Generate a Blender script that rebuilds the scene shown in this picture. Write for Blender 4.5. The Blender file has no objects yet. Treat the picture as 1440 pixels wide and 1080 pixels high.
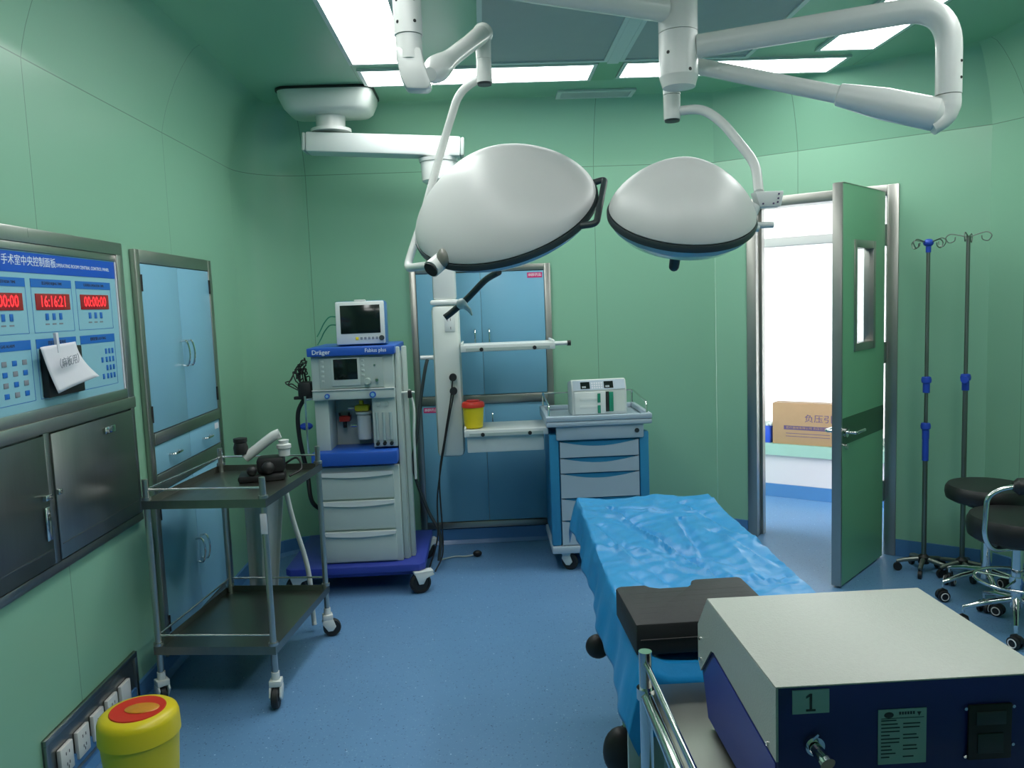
import bpy, bmesh, math, random
from mathutils import Vector, Matrix, noise
random.seed(7)
PI = math.pi
S = bpy.context.scene
COL = S.collection
V = Vector

# ------------------------------------------------------------------ helpers
def tag(o, label=None, cat=None, group=None, kind=None):
    if label: o['label'] = label
    if cat: o['category'] = cat
    if group: o['group'] = group
    if kind: o['kind'] = kind
    return o

def empty(name, loc, label, cat, group=None, rz=0):
    o = bpy.data.objects.new(name, None)
    COL.objects.link(o)
    o.location = loc
    o.rotation_euler = (0, 0, rz)
    o.empty_display_size = 0.05
    return tag(o, label, cat, group)

class MB:
    """collects shapes (in local coordinates) into one mesh"""
    def __init__(s):
        s.bm = bmesh.new()
    def _new(s, vs, M):
        if M is not None:
            bmesh.ops.transform(s.bm, matrix=M, verts=vs)
    def box(s, x0, x1, y0, y1, z0, z1, bev=0, M=None, seg=2):
        c = [(x0, y0, z0), (x1, y0, z0), (x1, y1, z0), (x0, y1, z0), (x0, y0, z1), (x1, y0, z1), (x1, y1, z1), (x0, y1, z1)]
        vs = [s.bm.verts.new(p) for p in c]
        fs = [s.bm.faces.new([vs[i] for i in f]) for f in ((3, 2, 1, 0), (4, 5, 6, 7), (0, 1, 5, 4), (1, 2, 6, 5), (2, 3, 7, 6), (3, 0, 4, 7))]
        if bev > 0:
            es = list({e for f in fs for e in f.edges})
            r = bmesh.ops.bevel(s.bm, geom=es, offset=bev, segments=seg, profile=0.5, affect='EDGES', clamp_overlap=True)
            vs = list({v for v in vs if v.is_valid} | {v for f in r['faces'] for v in f.verts})
        s._new(vs, M)
        return s
    def prism(s, pts, a0, a1, axis='x', M=None, bev=0):
        """extrude 2D polygon along axis; pts are the two remaining coords in order"""
        def P(p, a):
            return {'x': (a, p[0], p[1]), 'y': (p[0], a, p[1]), 'z': (p[0], p[1], a)}[axis]
        A = [s.bm.verts.new(P(p, a0)) for p in pts]
        B = [s.bm.verts.new(P(p, a1)) for p in pts]
        n = len(pts)
        fs = [s.bm.faces.new(A), s.bm.faces.new(B[::-1])]
        for i in range(n):
            fs.append(s.bm.faces.new((A[i], B[i], B[(i + 1) % n], A[(i + 1) % n])))
        bmesh.ops.recalc_face_normals(s.bm, faces=fs)
        vs = A + B
        if bev > 0:
            es = list({e for f in fs for e in f.edges})
            r = bmesh.ops.bevel(s.bm, geom=es, offset=bev, segments=2, profile=0.5, affect='EDGES', clamp_overlap=True)
            vs = list({v for v in vs if v.is_valid} | {v for f in r['faces'] for v in f.verts})
        s._new(vs, M)
        return s
    def cyl(s, p0, p1, r0, r1=None, n=24, M=None):
        r1 = r0 if r1 is None else r1
        return s.tube([p0, p1], [r0, r1], n, M)
    def tube(s, pts, r, n=12, M=None, closed=False, caps=True):
        pts = [V(p) for p in pts]
        k = len(pts)
        rs = r if isinstance(r, (list, tuple)) else [r] * k
        up = None
        rings = []
        for i in range(k):
            if closed:
                t = (pts[(i + 1) % k] - pts[i - 1]).normalized()
            else:
                a = pts[max(i - 1, 0)]; b = pts[min(i + 1, k - 1)]
                t = (b - a).normalized()
            if up is None:
                up = V((0, 0, 1)) if abs(t.z) < 0.9 else V((1, 0, 0))
            u = (up - t * up.dot(t))
            if u.length < 1e-5:
                u = t.orthogonal()
            u.normalize(); w = t.cross(u); up = u
            rings.append([s.bm.verts.new(pts[i] + (u * math.cos(2 * PI * j / n) + w * math.sin(2 * PI * j / n)) * rs[i]) for j in range(n)])
        m = k if closed else k - 1
        for i in range(m):
            A = rings[i]; B = rings[(i + 1) % k]
            for j in range(n):
                f = s.bm.faces.new((A[j], A[(j + 1) % n], B[(j + 1) % n], B[j])); f.smooth = True
        if caps and not closed:
            s.bm.faces.new(rings[0][::-1]); s.bm.faces.new(rings[-1])
        s._new([v for R in rings for v in R], M)
        return s
    def lathe(s, prof, n=40, M=None, c=(0, 0, 0)):
        """prof: list of (radius,z)"""
        rings = []
        for (r, z) in prof:
            if r < 1e-6:
                rings.append([s.bm.verts.new((c[0], c[1], c[2] + z))])
            else:
                rings.append([s.bm.verts.new((c[0] + r * math.cos(2 * PI * j / n), c[1] + r * math.sin(2 * PI * j / n), c[2] + z)) for j in range(n)])
        for A, B in zip(rings, rings[1:]):
            for j in range(n):
                a = [A[0]] if len(A) == 1 else [A[j], A[(j + 1) % n]]
                b = [B[0]] if len(B) == 1 else [B[(j + 1) % n], B[j]]
                q = a + b
                if len(q) >= 3:
                    f = s.bm.faces.new(q); f.smooth = True
        s._new([v for R in rings for v in R], M)
        return s
    def sphere(s, c, r, sc=(1, 1, 1), n=20, M=None):
        prof = [(r * math.sin(PI * i / 12) if 0 < i < 12 else 0, -r * math.cos(PI * i / 12)) for i in range(13)]
        T = Matrix.Translation(c) @ Matrix.Diagonal((sc[0], sc[1], sc[2], 1))
        return s.lathe(prof, n, (M @ T) if M is not None else T)
    def quad(s, pts, M=None):
        vs = [s.bm.verts.new(p) for p in pts]
        s.bm.faces.new(vs); s._new(vs, M)
        return s
    def build(s, name, mat, parent=None, label=None):
        me = bpy.data.meshes.new(name)
        bmesh.ops.recalc_face_normals(s.bm, faces=s.bm.faces[:]) if getattr(s, 'recalc', True) else None
        s.bm.to_mesh(me); s.bm.free()
        me.materials.append(mat)
        o = bpy.data.objects.new(name, me)
        COL.objects.link(o)
        if parent is not None: o.parent = parent
        if label: o['label'] = label
        me.set_sharp_from_angle(angle=math.radians(38))
        return o

def smooth_path(pts, n=8):
    """catmull-rom"""
    P = [V(p) for p in pts]
    P = [P[0] * 2 - P[1]] + P + [P[-1] * 2 - P[-2]]
    out = []
    for i in range(1, len(P) - 2):
        for k in range(n):
            t = k / n
            a, b, c, d = P[i - 1], P[i], P[i + 1], P[i + 2]
            out.append(0.5 * ((2 * b) + (c - a) * t + (2 * a - 5 * b + 4 * c - d) * t * t + (3 * b - a - 3 * c + d) * t ** 3))
    out.append(P[-2])
    return out

def bend_path(pts, rad, n=8):
    """polyline with rounded corners of radius-ish rad"""
    P = [V(p) for p in pts]
    out = [P[0]]
    for i in range(1, len(P) - 1):
        a = (P[i - 1] - P[i]); b = (P[i + 1] - P[i])
        d = min(rad, a.length * 0.49, b.length * 0.49)
        A = P[i] + a.normalized() * d; B = P[i] + b.normalized() * d
        for k in range(n + 1):
            t = k / n
            out.append(A * (1 - t) ** 2 + P[i] * 2 * t * (1 - t) + B * t * t)
    out.append(P[-1])
    return out

def clone(o, parent=None):
    c = o.copy(); COL.objects.link(c); c.parent = parent
    for ch in [x for x in bpy.data.objects if x.parent == o]:
        clone(ch, c)
    return c

FRONT = Matrix(((1, 0, 0, 0), (0, 0, -1, 0), (0, 1, 0, 0), (0, 0, 0, 1)))      # text faces -Y
LEFTW = Matrix(((0, 0, 1, 0), (1, 0, 0, 0), (0, 1, 0, 0), (0, 0, 0, 1)))       # text faces +X, reads along +Y
def text(body, size, loc, rot, mat, parent, name='lettering', align='LEFT', bold=0, sx=1.0, depth=0.0004):
    cu = bpy.data.curves.new(name, 'FONT')
    cu.body = body; cu.size = size; cu.align_x = align; cu.align_y = 'CENTER'
    cu.offset = bold; cu.extrude = depth; cu.resolution_u = 2
    t = bpy.data.objects.new(name, cu)
    COL.objects.link(t)
    bpy.context.view_layer.update()
    dg = bpy.context.evaluated_depsgraph_get()
    me = bpy.data.meshes.new_from_object(t.evaluated_get(dg))
    bpy.data.objects.remove(t)
    me.transform(Matrix.Translation(loc) @ rot @ Matrix.Diagonal((sx, 1, 1, 1)))
    me.materials.clear(); me.materials.append(mat)
    o = bpy.data.objects.new(name, me); COL.objects.link(o)
    o.parent = parent
    return o

# ------------------------------------------------------------------ materials
def srgb(r, g, b):
    f = lambda c: (c / 255 / 12.92) if c / 255 <= 0.04045 else ((c / 255 + 0.055) / 1.055) ** 2.4
    return (f(r), f(g), f(b), 1)

def mat(name, col, rough=0.5, metal=0.0, var=0.04, scale=12, bump=0.0, bscale=200, spec=0.5, coat=0, emit=None, es=0, trans=0, alpha=1, aniso=None):
    m = bpy.data.materials.new(name); m.use_nodes = True
    nt = m.node_tree; b = nt.nodes['Principled BSDF']
    b.inputs['Roughness'].default_value = rough
    b.inputs['Metallic'].default_value = metal
    b.inputs['Specular IOR Level'].default_value = spec
    b.inputs['Coat Weight'].default_value = coat
    b.inputs['Transmission Weight'].default_value = trans
    b.inputs['Alpha'].default_value = alpha
    tc = nt.nodes.new('ShaderNodeTexCoord')
    if var > 0:
        nz = nt.nodes.new('ShaderNodeTexNoise'); nz.inputs['Scale'].default_value = scale; nz.inputs['Detail'].default_value = 4
        if aniso:
            mp = nt.nodes.new('ShaderNodeMapping'); mp.inputs['Scale'].default_value = aniso
            nt.links.new(tc.outputs['Object'], mp.inputs['Vector']); nt.links.new(mp.outputs['Vector'], nz.inputs['Vector'])
        else:
            nt.links.new(tc.outputs['Object'], nz.inputs['Vector'])
        mx = nt.nodes.new('ShaderNodeMix'); mx.data_type = 'RGBA'
        mx.inputs['A'].default_value = [c * (1 - var) for c in col[:3]] + [1]
        mx.inputs['B'].default_value = [min(1, c * (1 + var)) for c in col[:3]] + [1]
        nt.links.new(nz.outputs['Fac'], mx.inputs['Factor'])
        nt.links.new(mx.outputs['Result'], b.inputs['Base Color'])
        if metal > 0.5:
            mr = nt.nodes.new('ShaderNodeMapRange'); mr.inputs['To Min'].default_value = rough * 0.8; mr.inputs['To Max'].default_value = rough * 1.25
            nt.links.new(nz.outputs['Fac'], mr.inputs['Value']); nt.links.new(mr.outputs['Result'], b.inputs['Roughness'])
    else:
        b.inputs['Base Color'].default_value = col
    if bump > 0:
        n2 = nt.nodes.new('ShaderNodeTexNoise'); n2.inputs['Scale'].default_value = bscale; n2.inputs['Detail'].default_value = 3
        nt.links.new(tc.outputs['Object'], n2.inputs['Vector'])
        bp = nt.nodes.new('ShaderNodeBump'); bp.inputs['Strength'].default_value = bump; bp.inputs['Distance'].default_value = 0.002
        nt.links.new(n2.outputs['Fac'], bp.inputs['Height']); nt.links.new(bp.outputs['Normal'], b.inputs['Normal'])
    if emit:
        b.inputs['Emission Color'].default_value = emit; b.inputs['Emission Strength'].default_value = es
    return m

WALLC = (0.25, 0.485, 0.335, 1)
def wall_mat(name, direction, lines, zline=2.387, col=WALLC):
    """painted steel panels: thin dark joints at given positions along a direction and at one height"""
    m = mat(name, col, rough=0.30, var=0.03, scale=1.5, bump=0.04, bscale=12, spec=0.7)
    nt = m.node_tree; b = nt.nodes['Principled BSDF']
    src = b.inputs['Base Color'].links[0].from_socket
    geo = nt.nodes.new('ShaderNodeNewGeometry')
    dot = nt.nodes.new('ShaderNodeVectorMath'); dot.operation = 'DOT_PRODUCT'; dot.inputs[1].default_value = direction
    nt.links.new(geo.outputs['Position'], dot.inputs[0])
    sep = nt.nodes.new('ShaderNodeSeparateXYZ'); nt.links.new(geo.outputs['Position'], sep.inputs[0])
    acc = None
    def cmp(sock, val, eps):
        c = nt.nodes.new('ShaderNodeMath'); c.operation = 'COMPARE'; c.inputs[1].default_value = val; c.inputs[2].default_value = eps
        nt.links.new(sock, c.inputs[0]); return c.outputs[0]
    outs = [cmp(dot.outputs['Value'], l, 0.0018) for l in lines]
    if zline: outs.append(cmp(sep.outputs['Z'], zline, 0.002))
    for o in outs:
        if acc is None: acc = o
        else:
            a = nt.nodes.new('ShaderNodeMath'); a.operation = 'MAXIMUM'
            nt.links.new(acc, a.inputs[0]); nt.links.new(o, a.inputs[1]); acc = a.outputs[0]
    if acc is not None:
        mx = nt.nodes.new('ShaderNodeMix'); mx.data_type = 'RGBA'
        nt.links.new(src, mx.inputs['A']); mx.inputs['B'].default_value = (col[0] * .5, col[1] * .5, col[2] * .5, 1)
        nt.links.new(acc, mx.inputs['Factor']); nt.links.new(mx.outputs['Result'], b.inputs['Base Color'])
    return m

def floor_mat():
    m = mat('blue speckled vinyl', srgb(100, 142, 184), rough=0.36, var=0.07, scale=3, bump=0.04, bscale=60)
    nt = m.node_tree; b = nt.nodes['Principled BSDF']
    src = b.inputs['Base Color'].links[0].from_socket
    tc = nt.nodes.new('ShaderNodeTexCoord')
    for sc, thr, col in ((42, 0.12, (0.03, 0.09, 0.2, 1)), (24, 0.075, (0.42, 0.58, 0.75, 1)), (75, 0.22, (0.08, 0.17, 0.34, 1)), (95, 0.2, (0.22, 0.38, 0.56, 1))):
        vo = nt.nodes.new('ShaderNodeTexVoronoi'); vo.inputs['Scale'].default_value = sc
        nt.links.new(tc.outputs['Object'], vo.inputs['Vector'])
        lt = nt.nodes.new('ShaderNodeMath'); lt.operation = 'LESS_THAN'; lt.inputs[1].default_value = thr
        nt.links.new(vo.outputs['Distance'], lt.inputs[0])
        sp = nt.nodes.new('ShaderNodeSeparateColor'); nt.links.new(vo.outputs['Color'], sp.inputs[0])
        g = nt.nodes.new('ShaderNodeMath'); g.operation = 'GREATER_THAN'; g.inputs[1].default_value = 0.55
        nt.links.new(sp.outputs[0], g.inputs[0])
        mu = nt.nodes.new('ShaderNodeMath'); mu.operation = 'MULTIPLY'
        nt.links.new(lt.outputs[0], mu.inputs[0]); nt.links.new(g.outputs[0], mu.inputs[1])
        mx = nt.nodes.new('ShaderNodeMix'); mx.data_type = 'RGBA'
        nt.links.new(src, mx.inputs['A']); mx.inputs['B'].default_value = col
        nt.links.new(mu.outputs[0], mx.inputs['Factor']); src = mx.outputs['Result']
    nt.links.new(src, b.inputs['Base Color'])
    return m

M = {}
M['white'] = mat('white enamel', (0.72, 0.73, 0.71, 1), rough=0.25, var=0.01)
M['dome'] = mat('pearl white lamp shell', (0.56, 0.565, 0.555, 1), rough=0.38, var=0.01)
M['whitep'] = mat('white plastic', (0.66, 0.69, 0.68, 1), rough=0.4, var=0.02)
M['cream'] = mat('cream plastic', (0.62, 0.66, 0.62, 1), rough=0.4, var=0.02)
M['machine'] = mat('pale grey machine enamel', (0.50, 0.57, 0.54, 1), rough=0.42, var=0.02)
M['machine2'] = mat('grey machine panel', (0.42, 0.49, 0.46, 1), rough=0.45, var=0.02)
M['steel'] = mat('brushed stainless steel', (0.50, 0.49, 0.47, 1), rough=0.30, metal=1, var=0.06, scale=6, aniso=(1, 40, 1))
M['steeld'] = mat('dark brushed stainless steel', (0.30, 0.30, 0.29, 1), rough=0.30, metal=1, var=0.1, scale=4, aniso=(1, 12, 1))
M['frame'] = mat('stainless door trim', (0.42, 0.41, 0.38, 1), rough=0.34, metal=1, var=0.05, scale=5)
M['pole'] = mat('dull steel tube', (0.22, 0.24, 0.22, 1), rough=0.42, metal=1, var=0.04)
M['tray'] = mat('dull steel tray', (0.25, 0.26, 0.235, 1), rough=0.33, metal=1, var=0.08, scale=5, aniso=(14, 1, 1))
M['chrome'] = mat('chrome', (0.75, 0.75, 0.75, 1), rough=0.09, metal=1, var=0.02)
M['cabblue'] = mat('pale blue cabinet door', srgb(128, 180, 205), rough=0.35, var=0.02, scale=2)
M['cabblue2'] = mat('sky blue cabinet door', srgb(112, 168, 196), rough=0.35, var=0.02, scale=2)
M['black'] = mat('black rubber', (0.012, 0.012, 0.013, 1), rough=0.5, var=0.1)
M['blackm'] = mat('matt black foam', (0.018, 0.018, 0.02, 1), rough=0.6, var=0.15, bump=0.3, bscale=90)
M['leather'] = mat('black leatherette', (0.012, 0.012, 0.013, 1), rough=0.42, var=0.1, bump=0.15, bscale=300)
M['rim'] = mat('dark grey rubber rim', (0.03, 0.042, 0.045, 1), rough=0.45, var=0.05)
M['lens'] = mat('bluish lamp glass', (0.42, 0.58, 0.68, 1), rough=0.12, var=0.03, coat=0.6)
M['yellow'] = mat('yellow plastic', (0.72, 0.56, 0.01, 1), rough=0.35, var=0.03)
M['red'] = mat('red plastic', (0.62, 0.03, 0.015, 1), rough=0.35, var=0.03)
M['orange'] = mat('amber plastic', (0.62, 0.25, 0.02, 1), rough=0.35, var=0.03)
M['blue'] = mat('royal blue panel', (0.02, 0.10, 0.48, 1), rough=0.35, var=0.03)
M['navy'] = mat('navy blue sheet', (0.012, 0.022, 0.16, 1), rough=0.4, var=0.04)
M['iris'] = mat('violet blue sheet', (0.03, 0.05, 0.33, 1), rough=0.4, var=0.04)
M['board'] = mat('pale aqua control board', srgb(140, 190, 205), rough=0.3, var=0.02)
M['boardblue'] = mat('control board blue', srgb(30, 105, 190), rough=0.3, var=0.02)
M['boardhead'] = mat('control board deep blue', srgb(10, 80, 190), rough=0.3, var=0.02)
M['ledoff'] = mat('dark red led window', (0.16, 0.006, 0.01, 1), rough=0.25, var=0.03, emit=(1, 0.02, 0.03, 1), es=0.10)
M['led'] = mat('lit red led', (0.8, 0.02, 0.03, 1), rough=0.4, var=0, emit=(1, 0.03, 0.04, 1), es=1.0)
M['paper'] = mat('white paper', (0.70, 0.69, 0.74, 1), rough=0.8, var=0.02)
M['ink'] = mat('dark ink', (0.05, 0.05, 0.06, 1), rough=0.7, var=0)
M['greyink'] = mat('grey ink', (0.22, 0.24, 0.28, 1), rough=0.7, var=0)
M['whiteink'] = mat('white lettering', (0.75, 0.8, 0.85, 1), rough=0.6, var=0)
M['screen'] = mat('black screen', (0.006, 0.012, 0.011, 1), rough=0.12, var=0)
M['magenta'] = mat('magenta sticker', (0.60, 0.02, 0.16, 1), rough=0.5, var=0.02)
M['carton'] = mat('brown cardboard', srgb(166, 132, 98), rough=0.8, var=0.06, scale=20)
M['purple'] = mat('purple print', srgb(86, 70, 110), rough=0.8, var=0.04)
M['drape'] = mat('blue non-woven drape', (0.014, 0.27, 0.62, 1), rough=0.34, var=0.12, scale=5, bump=0.35, bscale=55)
M['cartgrey'] = mat('blue grey drawer plastic', (0.42, 0.50, 0.58, 1), rough=0.4, var=0.02)
M['cartblue'] = mat('teal blue cart body', (0.03, 0.24, 0.45, 1), rough=0.38, var=0.03)
M['ivblue'] = mat('cobalt blue plastic', (0.02, 0.07, 0.50, 1), rough=0.4, var=0.03)
M['green'] = mat('green plastic', (0.01, 0.22, 0.13, 1), rough=0.4, var=0.03)
M['diffuser'] = mat('grey perforated diffuser', (0.40, 0.43, 0.42, 1), rough=0.6, var=0.04, bump=0.3, bscale=250)
M['boxtop'] = mat('textured light grey enamel', (0.50, 0.51, 0.47, 1), rough=0.33, var=0.05, scale=120, bump=0.5, bscale=320)
M['label'] = mat('pale grey label', (0.45, 0.55, 0.52, 1), rough=0.5, var=0.03)
M['corrwhite'] = mat('white corridor paint', (0.60, 0.56, 0.58, 1), rough=0.5, var=0.02, scale=2)
M['sill'] = mat('pale green sill stone', (0.32, 0.50, 0.42, 1), rough=0.35, var=0.05)
M['base'] = mat('blue vinyl skirting', srgb(72, 120, 170), rough=0.34, var=0.05)
M['leaf'] = mat('green door skin', (0.17, 0.42, 0.24, 1), rough=0.33, var=0.02, scale=1.5)
M['leafband'] = mat('dark green door band', (0.03, 0.10, 0.045, 1), rough=0.3, var=0.02)
M['light'] = mat('lit lamp diffuser', (0.9, 0.9, 0.9, 1), rough=0.5, var=0, emit=(0.97, 1.0, 0.98, 1), es=12.0)
M['glass'] = mat('clear glass', (0.95, 0.97, 0.97, 1), rough=0.03, var=0, trans=1.0)
M['acry'] = mat('clear acrylic tube', (0.55, 0.68, 0.68, 1), rough=0.15, var=0.02, trans=0.35)
M['socket'] = mat('white socket plate', (0.70, 0.68, 0.66, 1), rough=0.35, var=0.02)
M['alu'] = mat('white aluminium trim', (0.66, 0.70, 0.68, 1), rough=0.4, var=0.02)
def sheer():
    m = bpy.data.materials.new('sheer white curtain'); m.use_nodes = True
    nt = m.node_tree; nt.nodes.clear()
    out = nt.nodes.new('ShaderNodeOutputMaterial'); mix = nt.nodes.new('ShaderNodeMixShader')
    t = nt.nodes.new('ShaderNodeBsdfTranslucent'); d = nt.nodes.new('ShaderNodeBsdfDiffuse')
    wv = nt.nodes.new('ShaderNodeTexNoise'); wv.inputs['Scale'].default_value = 60
    tc = nt.nodes.new('ShaderNodeTexCoord'); nt.links.new(tc.outputs['Object'], wv.inputs['Vector'])
    rp = nt.nodes.new('ShaderNodeMapRange'); rp.inputs['To Min'].default_value = 0.3; rp.inputs['To Max'].default_value = 0.4
    nt.links.new(wv.outputs['Fac'], rp.inputs['Value']); nt.links.new(rp.outputs['Result'], mix.inputs[0])
    t.inputs['Color'].default_value = (0.9, 0.9, 0.88, 1); d.inputs['Color'].default_value = (0.85, 0.85, 0.84, 1)
    nt.links.new(t.outputs[0], mix.inputs[1]); nt.links.new(d.outputs[0], mix.inputs[2])
    tr = nt.nodes.new('ShaderNodeBsdfTransparent'); m2 = nt.nodes.new('ShaderNodeMixShader'); m2.inputs[0].default_value = 0.22
    nt.links.new(mix.outputs[0], m2.inputs[1]); nt.links.new(tr.outputs[0], m2.inputs[2]); nt.links.new(m2.outputs[0], out.inputs[0])
    return m
M['sheer'] = sheer()

# ------------------------------------------------------------------ room shell
ZS, ZC = 2.387, 2.77          # joint height, ceiling height
CW = 0.20                     # how far the cove reaches into the room
XL, YB = -1.44, 5.10
# plan, walking with the room on the right hand side
def arc(c, r, a0, a1, n):
    return [(c[0] + r * math.cos(a0 + (a1 - a0) * i / n), c[1] + r * math.sin(a0 + (a1 - a0) * i / n)) for i in range(n + 1)]
corner = arc((XL + 0.34, YB - 0.34), 0.34, PI, PI / 2, 8)
DW0, DW1 = (2.347 - .799 * .644 / .601, 5.10), (2.347 + .799 * .44, 4.456 - .601 * .44)
plan = [('wall_left', [(XL, -1.6)] + [corner[0]]), ('wall_corner', corner), ('wall_back', [corner[-1], DW0]),
        ('wall_entrance', [DW0, DW1]), ('wall_right', [DW1, (2.76, 4.05), (2.76, -1.6)]), ('wall_rear', [(2.76, -1.6), (XL, -1.6)])]
loop = []
for nme, p in plan:
    for q in p:
        if not loop or (V(q) - V(loop[-1])).length > 1e-4: loop.append(q)
if (V(loop[0]) - V(loop[-1])).length < 1e-4: loop.pop()
def inset(d):
    out = []
    n = len(loop)
    for i in range(n):
        a, b, c = V(loop[i - 1]), V(loop[i]), V(loop[(i + 1) % n])
        t1 = (b - a).normalized(); t2 = (c - b).normalized()
        n1 = V((t1.y, -t1.x)); n2 = V((t2.y, -t2.x))
        m = (n1 + n2).normalized()
        out.append(b + m * (d / max(0.3, m.dot(n1))))
    return out
CS = 8
rings = []
COVE = [(0, 0), (.04, .10), (.12, .25), (.24, .42), (.38, .58), (.54, .73), (.70, .86), (.86, .96), (1, 1)]
for k in range(CS + 1):
    rings.append((inset(CW * COVE[k][0]), ZS + (ZC - ZS) * COVE[k][1]))
def idx(q):
    return min(range(len(loop)), key=lambda i: (V(loop[i]) - V(q)).length)
wm = {
    'wall_left': wall_mat('green steel panel left', (0, 1, 0), (2.68, 3.80, 1.56)),
    'wall_corner': wall_mat('green steel corner', (0, 1, 0), ()),
    'wall_back': wall_mat('green steel panel back', (1, 0, 0), (-1.075, 0.725)),
    'wall_entrance': wall_mat('green steel panel entrance', (0.799, -0.601, 0), (1.905 * .799 - 4.79 * .601,)),
    'wall_right': wall_mat('green steel panel right', (0, 1, 0), (4.0, 2.8)),
    'wall_rear': wall_mat('green steel panel rear', (1, 0, 0), (0.0, 1.2)),
}
ND = V((0.601, 0.799, 0)); RD = V((0.799, -0.601, 0)); PJ = V((2.347, 4.456, 0))
MD = Matrix(((RD.x, ND.x, 0, PJ.x), (RD.y, ND.y, 0, PJ.y), (0, 0, 1, 0), (0, 0, 0, 1)))   # door wall frame: x along the wall to the right, y outwards
DX0, DX1, DZ = -0.866, 0.0, 2.135
for nme, pts in plan:
    mb = MB()
    ids = [idx(q) for q in pts]
    for i, j in zip(ids, ids[1:]):
        for k in range(CS):
            (A, z0), (B, z1) = rings[k], rings[k + 1]
            f = mb.bm.faces.new([mb.bm.verts.new((A[i].x, A[i].y, z0)), mb.bm.verts.new((A[j].x, A[j].y, z0)), mb.bm.verts.new((B[j].x, B[j].y, z1)), mb.bm.verts.new((B[i].x, B[i].y, z1))])
            f.smooth = True
        a, b = loop[i], loop[j]
        if nme == 'wall_entrance':
            u0 = (V((a[0], a[1], 0)) - PJ).dot(RD); u1 = (V((b[0], b[1], 0)) - PJ).dot(RD)
            for (x0, x1, z0, z1) in ((u0, DX0 + .05, 0, ZS), (DX0 + .05, DX1 - .05, DZ - .05, ZS), (DX1 - .05, u1, 0, ZS)):
                mb.quad([(x0, 0, z0), (x1, 0, z0), (x1, 0, z1), (x0, 0, z1)], MD)
                mb.quad([(x0, .12, z0), (x1, .12, z0), (x1, .12, z1), (x0, .12, z1)], MD)
        else:
            f = mb.bm.faces.new([mb.bm.verts.new((a[0], a[1], 0)), mb.bm.verts.new((b[0], b[1], 0)), mb.bm.verts.new((b[0], b[1], ZS)), mb.bm.verts.new((a[0], a[1], ZS))])
            f.smooth = True
    bmesh.ops.remove_doubles(mb.bm, verts=mb.bm.verts[:], dist=1e-5)
    mb.recalc = False
    tag(mb.build(nme, wm[nme]), kind='structure')
    # skirting
    if nme != 'wall_entrance':
        sk = MB()
        for i, j in zip(ids, ids[1:]):
            a = V(loop[i]); b = V(loop[j]); ia = inset(0.012)[i]; ib = inset(0.012)[j]; ja = inset(0.03)[i]; jb = inset(0.03)[j]
            prof = [((a, b), 0.10), ((ia, ib), 0.098), ((ia, ib), 0.025), ((ja, jb), 0.002)]
            for (p, z0), (q, z1) in zip(prof, prof[1:]):
                sk.quad([(p[0].x, p[0].y, z0), (p[1].x, p[1].y, z0), (q[1].x, q[1].y, z1), (q[0].x, q[0].y, z1)])
        sk.recalc = False
        tag(sk.build('baseboard_' + nme.split('_')[1], M['base']), kind='structure')
sk = MB()
u0 = (V((DW0[0], DW0[1], 0)) - PJ).dot(RD); u1 = (V((DW1[0], DW1[1], 0)) - PJ).dot(RD)
for x0, x1 in ((u0 + .01, DX0 - .002), (DX1 + .002, u1 - .01)):
    sk.box(x0, x1, -0.012, -0.001, 0.002, 0.10, M=MD)
tag(sk.build('baseboard_entrance', M['base']), kind='structure')

mb = MB()
top, zt = rings[-1]
f = mb.bm.faces.new([mb.bm.verts.new((p.x, p.y, zt)) for p in top])
mb.recalc = False
tag(mb.build('ceiling', wall_mat('green painted ceiling', (1, 0, 0), (-0.62, 2.06), None)), kind='structure')
mb = MB(); mb.box(-2.2, 6, -1.8, 8, -0.06, 0)
tag(mb.build('floor', floor_mat()), kind='structure')

# ---- corridor beyond the door (built in the door-wall frame, y outwards)
CY = 1.083                    # far corridor wall
x0c, x1c = -2.6, 2.2
wz0, wz1, wx0, wx1 = 0.40, 2.50, -1.7, 1.4
mb = MB()
for (a, b, c, d) in ((x0c, x1c, 0, wz0), (x0c, x1c, wz1, 2.8), (x0c, wx0, wz0, wz1), (wx1, x1c, wz0, wz1)):
    mb.box(a, b, CY, CY + 0.30, c, d - (0.001 if d == wz0 else 0), M=MD)
mb.box(x0c - .1, x0c, .13, CY + .3, 0, 2.8, M=MD)
mb.box(x1c, x1c + .1, .13, CY + .3, 0, 2.8, M=MD)
tag(mb.build('wall_corridor', M['corrwhite']), kind='structure')
mb = MB(); mb.box(x0c - .1, x1c + .1, .125, CY + .3, 2.8, 2.85, M=MD)
tag(mb.build('ceiling_corridor', M['corrwhite']), kind='structure')
mb = MB(); mb.box(x0c, x1c, CY - .014, CY - .001, 0.001, 0.10, M=MD)
tag(mb.build('baseboard_corridor', M['base']), kind='structure')
mb = MB(); mb.box(wx0 - .05, wx1 + .05, CY - .025, CY + .26, wz0, wz0 + .012, M=MD); mb.box(wx0 - .05, wx1 + .05, CY - .025, CY - .001, wz0 - .075, wz0, M=MD)
tag(mb.build('trim_1', M['sill']), kind='structure')
win = tag(bpy.data.objects.new('window_1', None), kind='structure'); COL.objects.link(win)
mb = MB()
for x in (wx0, -0.15, wx1 - .05): mb.box(x, x + .05, CY + .20, CY + .25, wz0 + .013, wz1, M=MD)
mb.box(wx0, wx1, CY + .20, CY + .25, wz1 - .05, wz1, M=MD); mb.box(wx0, wx1, CY + .20, CY + .25, wz0 + .013, wz0 + .06, M=MD)
mb.build('window_frame', M['whitep'], win)
mb = MB(); mb.box(wx0, wx1, CY + .08, CY + .13, 1.90, 1.965, .01, M=MD)
mb.build('transom', M['carton'] if False else mat('beige transom', (.42, .40, .38, 1), .5), win)
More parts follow.
